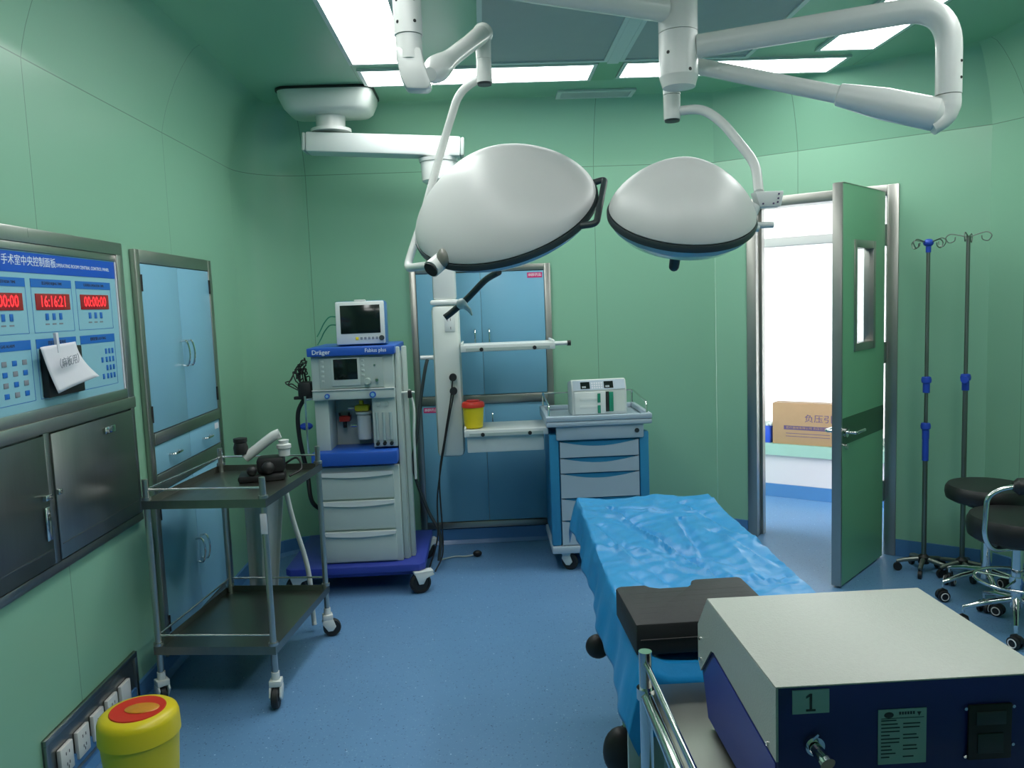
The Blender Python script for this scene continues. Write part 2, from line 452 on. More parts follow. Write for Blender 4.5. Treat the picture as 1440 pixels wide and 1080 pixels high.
mb = MB(); mb.box(wx0 + .01, wx1 - .01, CY + .222, CY + .228, wz0 + .06, wz1 - .05, M=MD)
mb.build('pane', M['glass'], win)
# sheer curtain
mb = MB(); N = 260
prev = None
for i in range(N + 1):
    x = wx0 + .05 + (wx1 - wx0 - .1) * i / N
    y = CY + .165 + .012 * math.sin(i * 0.55) + .006 * math.sin(i * 1.37 + 1)
    cur = [mb.bm.verts.new(MD @ V((x, y, z))) for z in (wz0 + .03, 1.2, wz1 - .01)]
    if prev:
        for k in range(2):
            f = mb.bm.faces.new((prev[k], cur[k], cur[k + 1], prev[k + 1])); f.smooth = True
    prev = cur
tag(mb.build('sheer_curtain', M['sheer']), 'white sheer curtain hanging at the bright corridor window behind the carton', 'curtain')

# ---- door frame and leaf
door = bpy.data.objects.new('door_1', None); COL.objects.link(door); tag(door, kind='structure')
mb = MB()
for (a, b) in ((DX0, DX0 + .06), (DX1 - .06, DX1)):
    mb.box(a, b, -.012, .135, 0.001, DZ, .003, M=MD)
mb.box(DX0 + .0601, DX1 - .0601, -.012, .135, DZ - .06, DZ, .003, M=MD)
# rebate stops
for (a, b) in ((DX0 + .0602, DX0 + .075), (DX1 - .075, DX1 - .0602)):
    mb.box(a, b, .06, .11, 0.001, DZ - .061, M=MD)
mb.build('door_frame', M['frame'], door)
H0 = MD @ V((DX1 - .052, -.02, 0)); F0 = V((1.803, 3.975, 0))
ld = (F0 - H0); LW = ld.length; ld.normalize()
lr = -ld; ln = V((-lr.y, lr.x, 0))       # lr points from free edge to hinge; ln = away from camera
ML = Matrix(((lr.x, ln.x, 0, F0.x), (lr.y, ln.y, 0, F0.y), (0, 0, 1, 0.012), (0, 0, 0, 1)))
LW -= 0.054
LH = 2.075; th = 0.045
gx0, gx1, gz0, gz1 = LW * .30, LW * .72, 1.25, 1.77
mb = MB()
for (a, b, c, d) in ((.014, LW, 0, gz0), (.014, LW, gz1, LH), (.014, gx0, gz0, gz1), (gx1, LW, gz0, gz1)):
    mb.box(a, b, 0, th, c, d, M=ML)
lf = mb.build('door_leaf', M['leaf'], door)
mb = MB(); mb.box(0, .0138, -.002, th + .002, 0, LH, .001, M=ML)
mb.box(.014, LW, -.0015, th + .0015, LH, LH + .004, M=ML)
mb.build('edge_trim', M['frame'], door)
mb = MB()
for (a, b, c, d) in ((gx0 - .02, gx0 + .012, gz0 - .03, gz1 + .03), (gx1 - .012, gx1 + .02, gz0 - .03, gz1 + .03), (gx0, gx1, gz1 - .01, gz1 + .03), (gx0, gx1, gz0 - .03, gz0 + .01)):
    mb.box(a, b, -.006, th + .006, c, d, .001, M=ML)
mb.build('viewing_frame', M['frame'], door)
mb = MB(); mb.box(gx0, gx1, th / 2 - .003, th / 2 + .003, gz0, gz1, M=ML)
mb.build('viewing_glass', M['glass'], door)
mb = MB(); mb.box(.015, LW - .001, -.0012, 0, .745, .885, M=ML)
mb.build('door_band', M['leafband'], door)
mb = MB()
for sgn, y in ((-1, 0), (1, th)):
    mb.cyl((.06, y, .81), (.06, y + sgn * .012, .81), .026, M=ML)
    mb.tube(bend_path([(.06, y + sgn * .01, .81), (.06, y + sgn * .055, .81), (.18, y + sgn * .055, .81)], .015), .009, M=ML)
mb.build('door_handle', M['chrome'], door)
mb = MB(); mb.cyl((.06, -.012, .735), (.06, th + .012, .735), .016, M=ML)
mb.build('key_cylinder', M['chrome'], door)
for z in (.32, 1.12, 1.78):
    mb = MB(); mb.cyl((LW + .014, .004, z), (LW + .014, .004, z + .12), .009, M=ML); mb.box(LW + .0005, LW + .052, .002, .006, z, z + .12, M=ML)
    mb.build('hinge', M['steeld'], door)

# ------------------------------------------------------------------ ceiling fittings
def ceiling_light(x0, x1, y0, y1, label):
    t = empty('ceiling_light', ((x0 + x1) / 2, (y0 + y1) / 2, ZC), label, 'ceiling light', 'lit panel lights around the grey air diffuser')
    hx, hy = (x1 - x0) / 2, (y1 - y0) / 2
    mb = MB()
    w = .02
    for (a, b, c, d) in ((-hx, hx, -hy, -hy + w), (-hx, hx, hy - w, hy), (-hx, -hx + w, -hy + w, hy - w), (hx - w, hx, -hy + w, hy - w)):
        mb.box(a, b, c, d, -.012, -.001)
    mb.build('light_frame', M['alu'], t)
    mb = MB(); mb.box(-hx + w, hx - w, -hy + w, hy - w, -.008, -.001)
    mb.build('light_panel', M['light'], t)
ceiling_light(-.60, .64, 4.23, 4.54, 'long lit ceiling panel parallel to the back wall, left of the air vent')
ceiling_light(.775, 1.965, 4.22, 4.51, 'lit ceiling panel in the far right corner behind the lamp arm')
ceiling_light(-.62, -.31, 2.90, 4.14, 'lit ceiling panel running along the left side at the top of the photo')
ceiling_light(1.725, 2.035, 2.90, 4.12, 'lit ceiling panel running along the right side above the bent lamp arm')
ceiling_light(-.62, -.31, 1.60, 2.84, 'lit ceiling panel on the left side nearest the viewer, above the frame')
ceiling_light(1.725, 2.035, 1.60, 2.84, 'lit ceiling panel on the right side nearest the viewer, above the frame')
ceiling_light(-.60, .64, 1.05, 1.36, 'lit ceiling panel of the near row on the left, above the frame')
ceiling_light(.775, 1.99, 1.05, 1.36, 'lit ceiling panel of the near row on the right, above the frame')
def diffuser(x0, x1, y0, y1, label):
    t = empty('air_diffuser', ((x0 + x1) / 2, (y0 + y1) / 2, ZC), label, 'air diffuser', 'grey laminar flow ceiling diffusers')
    hx, hy = (x1 - x0) / 2, (y1 - y0) / 2
    mb = MB(); mb.box(-hx + .02, hx - .02, -hy + .02, hy - .02, -.012, -.001); mb.build('perforated_panel', M['diffuser'], t)
    mb = MB(); w = .022
    for (a, b, c, d) in ((-hx, hx, -hy, -hy + w), (-hx, hx, hy - w, hy), (-hx, -hx + w, -hy + w, hy - w), (hx - w, hx, -hy + w, hy - w)):
        mb.box(a, b, c, d, -.02, -.001)
    mb.build('panel_frame', M['alu'], t)
diffuser(0.02, .68, 2.80, 4.17, 'grey perforated ceiling diffuser left of the lamp column')
diffuser(.74, 1.40, 2.80, 4.17, 'grey perforated ceiling diffuser right of the lamp column')
diffuser(0.02, .68, 1.40, 2.77, 'grey perforated ceiling diffuser left of the lamp column, nearer the viewer')
diffuser(.74, 1.40, 1.40, 2.77, 'grey perforated ceiling diffuser right of the lamp column, nearer the viewer')
mb = MB(); mb.box(.681, .739, 1.45, 4.20, ZC - .02, ZC - .001)
tag(mb.build('trim_2', M['alu']), kind='structure')
mb = MB(); mb.box(.645, .77, 4.2, 4.55, ZC - .006, ZC - .001)
tag(mb.build('trim_3', M['leaf']), kind='structure')
t = empty('air_vent', (.71, 4.84, ZC), 'small white framed return air vent in the ceiling above the back wall', 'vent')
mb = MB()
for (a, b, c, d) in ((-.23, .23, -.085, -.06), (-.23, .23, .06, .085), (-.23, -.205, -.06, .06), (.205, .23, -.06, .06)): mb.box(a, b, c, d, -.012, -.001)
mb.build('vent_frame', M['alu'], t)
mb = MB(); mb.box(-.204, .204, -.059, .059, -.004, -.001); mb.build('filter', M['diffuser'], t)
for k in range(7):
    mb = MB(); y = -.05 + k * .0165; mb.prism([(y, -.010), (y + .006, -.0105), (y + .0095, -.005), (y + .004, -.0045)], -.203, .203); mb.build('slat', M['alu'], t)

# ------------------------------------------------------------------ left wall: control panel
t = empty('control_panel', (XL + .001, 2.75, .73), 'stainless framed operating room control board with red clocks on the left wall', 'control panel')
def W(mb): return mb
# local: x out of wall, y along wall (world y-2.75), z (world z-.73)
def ly(y): return y - 2.75
def lz(z): return z - .73
y0, y1 = ly(1.75), ly(3.235)
mb = MB(); f = .055
mb.box(0, .022, y0, y1, lz(1.795), lz(1.842), .003)
mb.box(0, .018, y0 + f, y1 - f, lz(1.769), lz(1.7945), .003)
mb.box(0, .022, y1 - f, y1, lz(1.20), lz(1.7945), .003); mb.box(0, .022, y0, y0 + f, lz(1.20), lz(1.7945), .003)
mb.box(0, .022, y0 + f, y1 - f, lz(1.236), lz(1.272), .003)
mb.box(0, .026, y0, y1, lz(1.192), lz(1.2355), .003)
mb.build('panel_frame', M['steel'], t)
mb = MB(); mb.box(0, .012, y0 + f, y1 - f, lz(1.272), lz(1.769)); board = mb.build('display_board', M['board'], t)
mb = MB(); mb.box(.0121, .0165, y1 - f - .009, y1 - f - .001, lz(1.274), lz(1.767)); mb.build('edge_strip', M['paper'], t, 'white edge strip')
mb = MB(); mb.box(.0121, .0135, y0 + f, y1 - f - .0095, lz(1.702), lz(1.765)); mb.build('title_strip', M['boardhead'], t)
text('手术室中央控制面板', .034, (.0137, ly(2.44), lz(1.737)), LEFTW, M['whiteink'], t)
text('OPERATING ROOM CENTRAL CONTROL PANEL', .0175, (.0137, ly(2.745), lz(1.733)), LEFTW, M['whiteink'], t)
cols = ((2.30, 2.555, '麻醉时间 ANESTHESIA TIME', '00:00:00'), (2.585, 2.835, '北京时间 BEIJING TIME', '16:16:21'), (2.865, 3.125, '手术时间 OPERATION TIME', '00:00:00'), (2.02, 2.27, '环境参数 ENVIRONMENT', '22.6 55'))
def outline(mb, a, b, c, d, w=.0015, x=.0122):
    for (p, q, r, s_) in ((a, b, c, c + w), (a, b, d - w, d), (a, a + w, c, d), (b - w, b, c, d)):
        mb.box(x, x + .0006, p, q, r, s_)
for (a, b, head, digits) in cols:
    mb = MB(); mb.box(.0121, .0132, ly(a), ly(b), lz(1.658), lz(1.685), .0); mb.build('heading_tab', M['boardblue'], t)
    text(head, .0125, (.0134, ly((a + b) / 2), lz(1.671)), LEFTW, M['ink'], t, align='CENTER')
    mb = MB(); outline(mb, ly(a), ly(b), lz(1.512), lz(1.685)); mb.build('section_outline', M['boardblue'], t)
    c = (a + b) / 2
    mb = MB(); mb.box(.0121, .0145, ly(c - .105), ly(c + .105), lz(1.585), lz(1.638), .001); w = mb.build('led_display', M['ledoff'], t)
    text(digits, .052, (.0147, ly(c), lz(1.611)), LEFTW, M['led'], w, name='led_digits', align='CENTER', bold=.0006, sx=.93)
    for k in range(3):
        mb = MB(); yy = ly(c - .045 + .042 * k); mb.box(.0121, .0142, yy - .009, yy + .009, lz(1.552), lz(1.574), .001); mb.build('push_button', M['boardblue'], t)
        mb = MB(); mb.box(.0121, .0125, yy - .012, yy + .012, lz(1.536), lz(1.541)); mb.build('caption', M['greyink'], t)
for (a, b, head) in ((2.585, 2.835, '背景音乐 免提电话'), (2.865, 3.125, '照明控制 LIGHTING'), (2.25, 2.555, '医用气体 GAS ALARM')):
    mb = MB(); mb.box(.0121, .0132, ly(a), ly(b), lz(1.462), lz(1.492)); mb.build('heading_tab', M['boardblue'], t)
    text(head, .0135, (.0134, ly((a + b) / 2), lz(1.477)), LEFTW, M['ink'], t, align='CENTER')
    mb = MB(); outline(mb, ly(a), ly(b), lz(1.300), lz(1.492)); mb.build('section_outline', M['boardblue'], t)
for r, row in enumerate((3, 4, 3, 4)):
    for k in range(row):
        mb = MB(); yy = ly(3.10 - .026 * k - (.008 if k == 3 else 0)); z = lz(1.428 - .031 * r)
        mb.box(.0121, .0142, yy - .007, yy + .007, z - .010, z + .010, .001); mb.build('push_button', M['boardblue'], t)
for k in range(5):
    for r in range(4):
        mb = MB(); yy = ly(2.30 + .053 * k); z = lz(1.425 - .032 * r)
        mb.box(.0121, .0135, yy - .012, yy + .012, z - .008, z + .008, .0005)
        mb.build('indicator', M['boardblue'] if (k + r) % 2 else M['greyink'], t)
mb = MB(); mb.box(.0121, .034, ly(2.598), ly(2.828), lz(1.302), lz(1.462), .004); mb.build('black_keypad', M['black'], t, 'black keypad hidden behind the paper note')

n = empty('paper_note', (XL + .04, 2.72, 1.30), 'white handwritten paper note taped over the black keypad of the control board', 'paper note')
mb = MB(); G = 12
grid = []
c00, c10, c11, c01 = V((0, -.165, .168)), V((0, .055, .176)), V((.0, .12, .05)), V((0, -.105, .014))
for i in range(G + 1):
    row = []
    for j in range(G + 1):
        u, v = i / G, j / G
        p = (c00 * (1 - u) + c10 * u) * (1 - v) + (c01 * (1 - u) + c11 * u) * v
        p = p + V((.002 + .03 * (v ** 2) * (0.4 + .9 * u * u), -.012 * math.sin(PI * v) * u, 0))
        row.append(mb.bm.verts.new(p))
    grid.append(row)
for i in range(G):
    for j in range(G):
        f = mb.bm.faces.new((grid[i][j], grid[i + 1][j], grid[i + 1][j + 1], grid[i][j + 1])); f.smooth = True
ps = mb.build('sheet', M['paper'], n)
md = ps.modifiers.new('t', 'SOLIDIFY'); md.thickness = .0006
text('（麻板用）', .034, (.026, -.125, .105), LEFTW @ Matrix.Rotation(.10, 4, 'Z'), M['greyink'], n, name='handwriting')
mb = MB(); mb.box(-.005, .0045, -.05, -.036, .150, .215, M=Matrix.Rotation(.1, 4, 'X')); mb.build('tape', M['paper'], n)

# stainless cupboard below
t = empty('steel_cupboard', (XL + .001, 2.75, .73), 'dark stainless steel cupboard with two doors set in the left wall below the control board', 'cupboard')
mb = MB()
y0, y1 = ly(1.75), ly(3.235)
mb.box(0, .018, y0, y1, 0, .032, .002); mb.box(0, .018, y1 - .03, y1, .0325, lz(1.191), .002); mb.box(0, .018, y0, y0 + .03, .0325, lz(1.191), .002)
mb.box(0, .018, ly(2.565), ly(2.60), .0325, lz(1.191), .002)
mb.box(0, .006, y0 + .03, y1 - .03, .0325, lz(1.191))
mb.build('carcass', M['steeld'], t)
for (a, b) in ((ly(2.603), y1 - .033), (y0 + .033, ly(2.562))):
    mb = MB(); mb.box(.0065, .022, a, b, .036, lz(1.185), .003); mb.box(.0221, .0235, a + .01, b - .01, .085, .089); d = mb.build('door', M['steeld'], t)
    if a > ly(2.58):
        mb = MB(); mb.box(.0222, .032, b - .25, b - .17, lz(1.125), lz(1.152), .003); mb.build('lock_plate', M['chrome'], d)
    mb = MB(); zz = lz(.99)
    if a > ly(2.58): mb.box(.0222, .030, a + .002, a + .025, zz - .008, zz + .010, .002)
    else:
        mb.box(.0222, .036, b - .045, b - .005, zz - .008, zz + .010, .002)
        mb.box(.0222, .028, b - .04, b - .012, zz - .14, zz - .03, .004)
    mb.build('latch', M['chrome'], d)

# ------------------------------------------------------------------ cupboards set in the walls
def handle_bow(p, axis_up=.11, out=(1, 0, 0), r=.005):
    p = V(p); o = V(out)
    pts = [p + V((0, 0, axis_up / 2)), p + V((0, 0, axis_up / 2)) + o * .03, p + o * .042, p - V((0, 0, axis_up / 2)) + o * .03, p - V((0, 0, axis_up / 2))]
    return smooth_path(pts, 5), r
t = empty('wall_cupboard', (XL + .001, 3.80, .09), 'tall pale blue two-door cupboard with stainless frame set in the left wall behind the trolley', 'cupboard')
a, b = -.455, .465; fz = lambda z: z - .09
mb = MB()
mb.box(0, .022, a, a + .045, 0, fz(1.83), .003); mb.box(0, .022, b - .045, b, 0, fz(1.83), .003)
mb.box(0, .022, a + .0451, b - .0451, fz(1.775), fz(1.83), .003); mb.box(0, .022, a + .0451, b - .0451, 0, .05, .003)
mb.box(0, .026, a + .0451, b - .0451, fz(1.005), fz(1.055), .003); mb.box(0, .022, a + .0451, b - .0451, fz(.80), fz(.875), .003)
mb.box(0, .004, a + .046, b - .046, .05, fz(1.77))
mb.build('cupboard_frame', M['frame'], t)
for (z0, z1) in ((fz(1.058), fz(1.772)), (fz(.878), fz(1.002)), (fz(.143), fz(.797))):
    for sd, (p, q) in ((-1, (a + .047, -.0005)), (1, (.0015, b - .047))):
        mb = MB(); mb.box(.005, .018, p, q, z0, z1, .002); d = mb.build('door' if z1 - z0 > .2 else 'drawer', M['cabblue'], t)
        if z1 - z0 > .2:
            pts, r = handle_bow((.018, (-.032 if sd < 0 else .032), (z0 + z1) / 2 - .04))
            mb = MB(); mb.tube(pts, r, 8); mb.build('handle', M['chrome'], d)
            for hz in (z0 + .08, z1 - .08):
                mb = MB(); hy = p if sd < 0 else q; mb.cyl((.02, hy, hz - .035), (.02, hy, hz + .035), .006); mb.build('hinge', M['black'], d)
        else:
            mb = MB(); mb.tube(smooth_path([(.018, (p + q) / 2 - .05, (z0 + z1) / 2), (.042, (p + q) / 2 - .04, (z0 + z1) / 2), (.042, (p + q) / 2 + .04, (z0 + z1) / 2), (.018, (p + q) / 2 + .05, (z0 + z1) / 2)], 5), .005, 8); mb.build('handle', M['chrome'], d)
            if sd > 0:
                mb = MB(); mb.box(.0181, .019, q - .07, q - .015, z1 - .045, z1 - .015); mb.build('sticker', M['paper'], d, 'small white sticker')

t = empty('wall_cupboard', (-.463, YB - .001, .105), 'sky blue four-door cupboard set in the back wall behind the white service column', 'cupboard')
w = .893; hz = lambda z: z - .105
mb = MB(); f = .04
mb.box(0, f, -.022, 0, 0, hz(1.795), .003); mb.box(w - f, w, -.022, 0, 0, hz(1.795), .003)
mb.box(f + .0001, w - f - .0001, -.022, 0, hz(1.755), hz(1.795), .003); mb.box(f + .0001, w - f - .0001, -.022, 0, 0, .04, .003); mb.box(f + .0001, w - f - .0001, -.026, 0, hz(.918), hz(.972), .003)
mb.box(f, w - f, -.004, 0, .04, hz(1.75))
mb.build('cupboard_frame', M['frame'], t)
for (z0, z1) in ((hz(.975), hz(1.752)), (hz(.15), hz(.915))):
    for sd, (p, q) in ((-1, (f + .002, w / 2 - .001)), (1, (w / 2 + .001, w - f - .002))):
        mb = MB(); mb.box(p, q, -.018, -.0045, z0, z1, .002); d = mb.build('door', M['cabblue2'], t)
        hx = w / 2 + sd * .045
        pts, r = handle_bow((hx, -.018, hz(1.335) if z0 > .5 else hz(.80)), out=(0, -1, 0))
        mb = MB(); mb.tube(pts, r, 8); mb.build('handle', M['chrome'], d)
        if (sd > 0 and z0 > .5) or (sd < 0 and z0 < .5):
            sx_ = q - .105 if sd > 0 else p + .01
            mb = MB(); mb.box(sx_, sx_ + .095, -.019, -.0182, z1 - .045, z1 - .012); s_ = mb.build('sticker', M['magenta'], d, 'magenta sticker with white lettering')
            text('麻醉药品', .021, (sx_ + .0475, -.0193, z1 - .0285), FRONT, M['whiteink'], s_, align='CENTER')

# socket panel
t = empty('socket_panel', (XL + .001, 2.68, .02), 'recessed dark steel outlet panel with a row of white sockets low on the left wall', 'socket panel')
mb = MB(); a, b, c, d = -.26, .40, .02, .22
mb.box(0, .004, a, b, c, d)
for (p, q, r, s_) in ((a, b, d - .02, d), (a, b, c, c + .012), (a, a + .022, c + .012, d - .02), (b - .022, b, c + .012, d - .02)): mb.box(0, .014, p, q, r, s_, .002)
mb.build('back_plate', M['steeld'], t)
for k in range(5):
    y = -.195 + .108 * k
    mb = MB(); mb.box(.0045, .02, y, y + .078, .055, .150, .004); s_ = mb.build('socket', M['socket'], t)
    if k == 4: continue
    mb = MB()
    for dy, dz in ((.028, .118), (.048, .118), (.030, .082), (.046, .082), (.038, .070)): mb.box(.0201, .0206, y + dy, y + dy + .004, dz, dz + .010)
    mb.build('socket_slots', M['ink'], s_)

# ------------------------------------------------------------------ yellow sharps bins
def bin_(loc, rb, rt, h, label, big):
    t = empty('sharps_bin', loc, label, 'waste bin')
    mb = MB(); mb.lathe([(0, 0), (rb - .006, 0), (rb, .006), (rt, h * .80), (rt - .004, h * .80), (rb - .01, .012), (0, .012)], 48); mb.build('bucket', M['yellow'], t)
    mb = MB(); mb.lathe([(rt + .002, h * .78), (rt + .005, h * .785), (rt + .003, h * .93), (rt - .001, h * .965), (rt - .012, h * .99), (rt * .72, h), (rt * .72, h - .004), (rt - .02, h * .95), (rt - .002, h * .78)], 48)
    mb.build('lid', M['yellow'] if big else M['red'], t)
    if big:
        mb = MB(); mb.lathe([(rt * .719, h - .003), (rt * .70, h + .003), (rt * .50, h + .001), (0, h - .001), (0, h - .008), (rt * .70, h - .008)], 48); c = mb.build('lid_opening', M['red'], t)
        mb = MB(); mb.lathe([(rt * .46, h + .0015), (rt * .42, h + .004), (0, h + .003)], 32, M=Matrix.Translation((.012, .004, 0)) @ Matrix.Scale(.62, 4, (0, 1, 0))); mb.build('flap', M['orange'], c)
        mb = MB(); 
        n_ = 14; a0, a1 = -1.75, -1.05
        for i in range(n_):
            A, B = a0 + (a1 - a0) * i / n_, a0 + (a1 - a0) * (i + 1) / n_
            r0 = rb + (rt - rb) * .3 + .0045; r1 = rb + (rt - rb) * .72 + .0045
            mb.quad([(r0 * math.cos(A), r0 * math.sin(A), h * .3), (r0 * math.cos(B), r0 * math.sin(B), h * .3), (r1 * math.cos(B), r1 * math.sin(B), h * .62), (r1 * math.cos(A), r1 * math.sin(A), h * .62)])
        mb.build('warning_sticker', mat('yellow green sticker', (.38, .42, .03, 1), .5), t)
        mb = MB(); A = -1.42; R_ = rb + (rt - rb) * .6 + .006
        for k in range(3):
            an = PI / 2 + k * 2 * PI / 3
            c0 = V((R_ * math.cos(A) + .012 * math.cos(an), R_ * math.sin(A) , h * .545 + .012 * math.sin(an)))
            mb.tube([c0 + V((.011 * math.cos(q), 0, .011 * math.sin(q))) for q in [i * PI / 6 for i in range(12)]], .0022, 6, closed=True)
        mb.build('warning_sign', M['ink'], t)
    else:
        mb = MB(); mb.lathe([(0, h - .001), (rt * .6, h), (rt * .6, h + .006), (0, h + .008)], 32); mb.build('lid_cap', M['red'], t)
    return t
bin_((-1.105, 2.36, 0), .094, .113, .36, 'large yellow bin with red lid opening on the floor at the left edge', True)

# ------------------------------------------------------------------ stainless trolley (left)
def caster(t, x, y, rz, r=.042, wm='white', top=.14):
    c = Matrix.Translation((x, y, 0)) @ Matrix.Rotation(rz, 4, 'Z')
    mb = MB()
    mb.cyl((0, 0, top - .03), (0, 0, top), .016, M=c)
    mb.prism([(-.022, .085), (.024, .085), (.036, .05), (.02, .03), (-.002, .03), (-.028, .07)], -.024, -.016, 'y', M=c, bev=.002)
    mb.prism([(-.022, .085), (.024, .085), (.036, .05), (.02, .03), (-.002, .03), (-.028, .07)], .016, .024, 'y', M=c, bev=.002)
    mb.box(-.024, .024, -.024, .024, .085, .11, .004, M=c)
    o = mb.build('caster', M[wm], t)
    mb = MB(); mb.lathe([(0, -.013), (r * .35, -.013), (r * .4, -.010), (r * .9, -.013), (r, -.008), (r, .008), (r * .9, .013), (r * .4, .010), (r * .35, .013), (0, .013)], 28, M=c @ Matrix.Translation((.018, 0, r)) @ Matrix.Rotation(PI / 2, 4, 'X'))
    mb.build('wheel', M['black'], o)
    return o
TR = -0.115
t = empty('stainless_trolley', (-1.075, 3.40, 0), 'stainless steel two-tier instrument trolley in front of the left wall cupboard', 'trolley', rz=TR)
hx, hy = .235, .33
for (sx, sy, a) in ((-1, -1, 2.4), (1, -1, -1.4), (1, 1, .4), (-1, 1, 1.5)):
    mb = MB(); mb.cyl((sx * hx, sy * hy, .13), (sx * hx, sy * hy, .915), .0125, n=16)
    mb.lathe([(0, .915), (.0125, .915), (.012, .921), (0, .924)], 16, c=(sx * hx, sy * hy, 0))
    for z in (.255, .845): mb.lathe([(.012, z - .006), (.019, z - .006), (.019, z + .006), (.012, z + .006)], 16, c=(sx * hx, sy * hy, 0))
    mb.build('post', M['steel'], t)
    caster(t, sx * hx, sy * hy, a)
for nm, z in (('top_shelf', .805), ('lower_shelf', .215)):
    mb = MB(); mb.box(-hx - .012, hx + .012, -hy - .012, hy + .012, z, z + .004)
    e = hx + .014; g = hy + .014
    for (a, b, c, d) in ((-e, e, -g, -g + .003), (-e, e, g - .003, g), (-e, -e + .003, -g + .003, g - .003), (e - .003, e, -g + .003, g - .003)): mb.box(a, b, c, d, z, z + .033)
    mb.build(nm, M['tray'], t)
    mb = MB(); zz = z + .075
    for (p, q) in (((-hx, -hy), (hx, -hy)), ((-hx, hy), (hx, hy)), ((-hx, -hy), (-hx, hy))): mb.cyl((p[0], p[1], zz), (q[0], q[1], zz), .0045, n=10)
    mb.build('rail', M['chrome'], t)
mb = MB(); mb.box(hx - .012, hx + .014, -hy - .0150, -hy - .013, .70, .78, .0005); mb.build('tag', M['paper'], t, 'white number tag on the front post')

# instrument on the trolley
t = empty('microscope', (-1.02, 3.55, .8095), 'white and black microscope-like instrument standing on the stainless trolley', 'microscope', rz=.2)
mb = MB(); mb.box(-.10, .10, -.07, .07, 0, .03, .01); mb.box(-.02, .10, -.05, .05, .03, .10, .015); mb.build('foot', M['black'], t)
mb = MB(); mb.tube(smooth_path([(-.07, 0, .10), (-.02, 0, .135), (.05, 0, .185), (.085, 0, .20)], 5), [.022] * 16, 14); mb.build('arm', M['white'], t)
mb = MB(); mb.lathe([(0, 0), (.03, 0), (.032, .03), (.026, .05), (.03, .055), (.03, .07), (0, .075)], 20, c=(-.085, 0, .12)); mb.build('eyepiece', M['black'], t)
mb = MB(); mb.lathe([(0, 0), (.025, 0), (.026, .03), (.032, .035), (.032, .05), (.02, .055), (.024, .07), (0, .075)], 20, c=(.10, -.01, .10)); mb.build('lens_head', M['white'], t)
mb = MB(); mb.sphere((.03, -.07, .06), .028); mb.sphere((-.04, -.06, .05), .022); mb.build('focus_knob', M['black'], t)
mb = MB(); mb.tube(smooth_path([(.09, .03, .05), (.15, .02, .08), (.17, -.04, .04), (.12, -.09, .02)], 6), .005, 8); mb.build('cable', M['black'], t)
t = empty('drainage_bag', (-1.05, 3.80, .02), 'white plastic drainage sheet hanging behind the stainless trolley', 'drainage bag')
mb = MB(); G = 14; gr = []
for i in range(G + 1):
    row = []
    for j in range(11):
        u, v = i / G, j / 10
        row.append(mb.bm.verts.new((-.14 + .20 * u * (1 - .35 * v), .03 * math.sin(u * 9) * (1 - .3 * v), .76 - .60 * v)))
    gr.append(row)
for i in range(G):
    for j in range(10):
        f = mb.bm.faces.new((gr[i][j], gr[i + 1][j], gr[i + 1][j + 1], gr[i][j + 1])); f.smooth = True
o = mb.build('sheet', M['whitep'], t); o.modifiers.new('t', 'SOLIDIFY').thickness = .002
mb = MB(); mb.tube(smooth_path([(.05, 0, .76), (.09, -.02, .55), (.15, -.03, .30), (.16, -.02, .06), (.165, -.03, .01)], 6), .012, 10); mb.build('drain_tube', M['whitep'], t)

# ------------------------------------------------------------------ anaesthesia machine
t = empty('anesthesia_machine', (-.71, 4.25, 0), 'pale grey anesthesia machine with blue top strip on a violet blue wheeled base', 'anesthesia machine')
BX0, BX1, BY0, BY1 = -.42, .335, -.04, .62
mb = MB(); mb.prism([(BX0, BY0 + .03), (BX0 + .03, BY0), (BX1 - .03, BY0), (BX1, BY0 + .03), (BX1, BY1), (BX0, BY1)], .125, .165, 'z', bev=.006)
mb.box(BX0 + .05, BX1 - .05, BY0 + .06, BY1 - .05, .09, .1245)
mb.build('wheeled_base', M['iris'], t)
def bigcaster(t, x, y, rz):
    c = Matrix.Translation((x, y, 0)) @ Matrix.Rotation(rz, 4, 'Z')
    mb = MB(); mb.prism([(-.035, .12), (.06, .12), (.075, .10), (.03, .085), (.012, .055), (-.012, .055)], -.028, -.020, 'y', M=c, bev=.002)
    mb.prism([(-.035, .12), (.06, .12), (.075, .10), (.03, .085), (.012, .055), (-.012, .055)], .020, .028, 'y', M=c, bev=.002)
    mb.box(-.035, .07, -.028, .028, .110, .1245, .003, M=c)
    o = mb.build('caster', M['whitep'], t)
    mb = MB(); r = .058
    mb.lathe([(0, -.016), (r * .3, -.016), (r * .35, -.010), (r * .75, -.010), (r * .8, -.016), (r, -.010), (r, .010), (r * .8, .016), (r * .75, .010), (r * .35, .010), (r * .3, .016), (0, .016)], 32, M=c @ Matrix.Translation((0, 0, r)) @ Matrix.Rotation(PI / 2, 4, 'X'))
    mb.build('wheel', M['black'], o)
bigcaster(t, BX1 - .03, BY0 + .01, .35); bigcaster(t, BX0 + .05, BY0 + .05, .1); bigcaster(t, BX1 - .04, BY1 - .06, .5); bigcaster(t, BX0 + .05, BY1 - .06, .2)
X0, X1 = -.225, .215
mb = MB()
mb.box(X0, X1, .03, .50, .1655, .70, .006)
mb.box(X0 - .0, X0 + .075, .06, .50, .76, 1.07, .004); mb.box(X0 + .075, X1, .26, .50, .74, 1.07, .004)
mb.box(X0, X1, 0.02, .50, 1.0701, 1.12, .004); mb.box(X0, X1, .03, .50, 1.121, 1.305, .006)
mb.build('body', M['machine'], t)
mb = MB(); mb.box(X1 + .001, X1 + .03, .06, .10, .1655, 1.34, .006); mb.box(X1 + .035, X1 + .06, .10, .16, .1655, 1.34, .006); mb.box(X1 + .0305, X1 + .0345, .08, .14, .1655, 1.3)
mb.build('side_rail', M['machine2'], t)
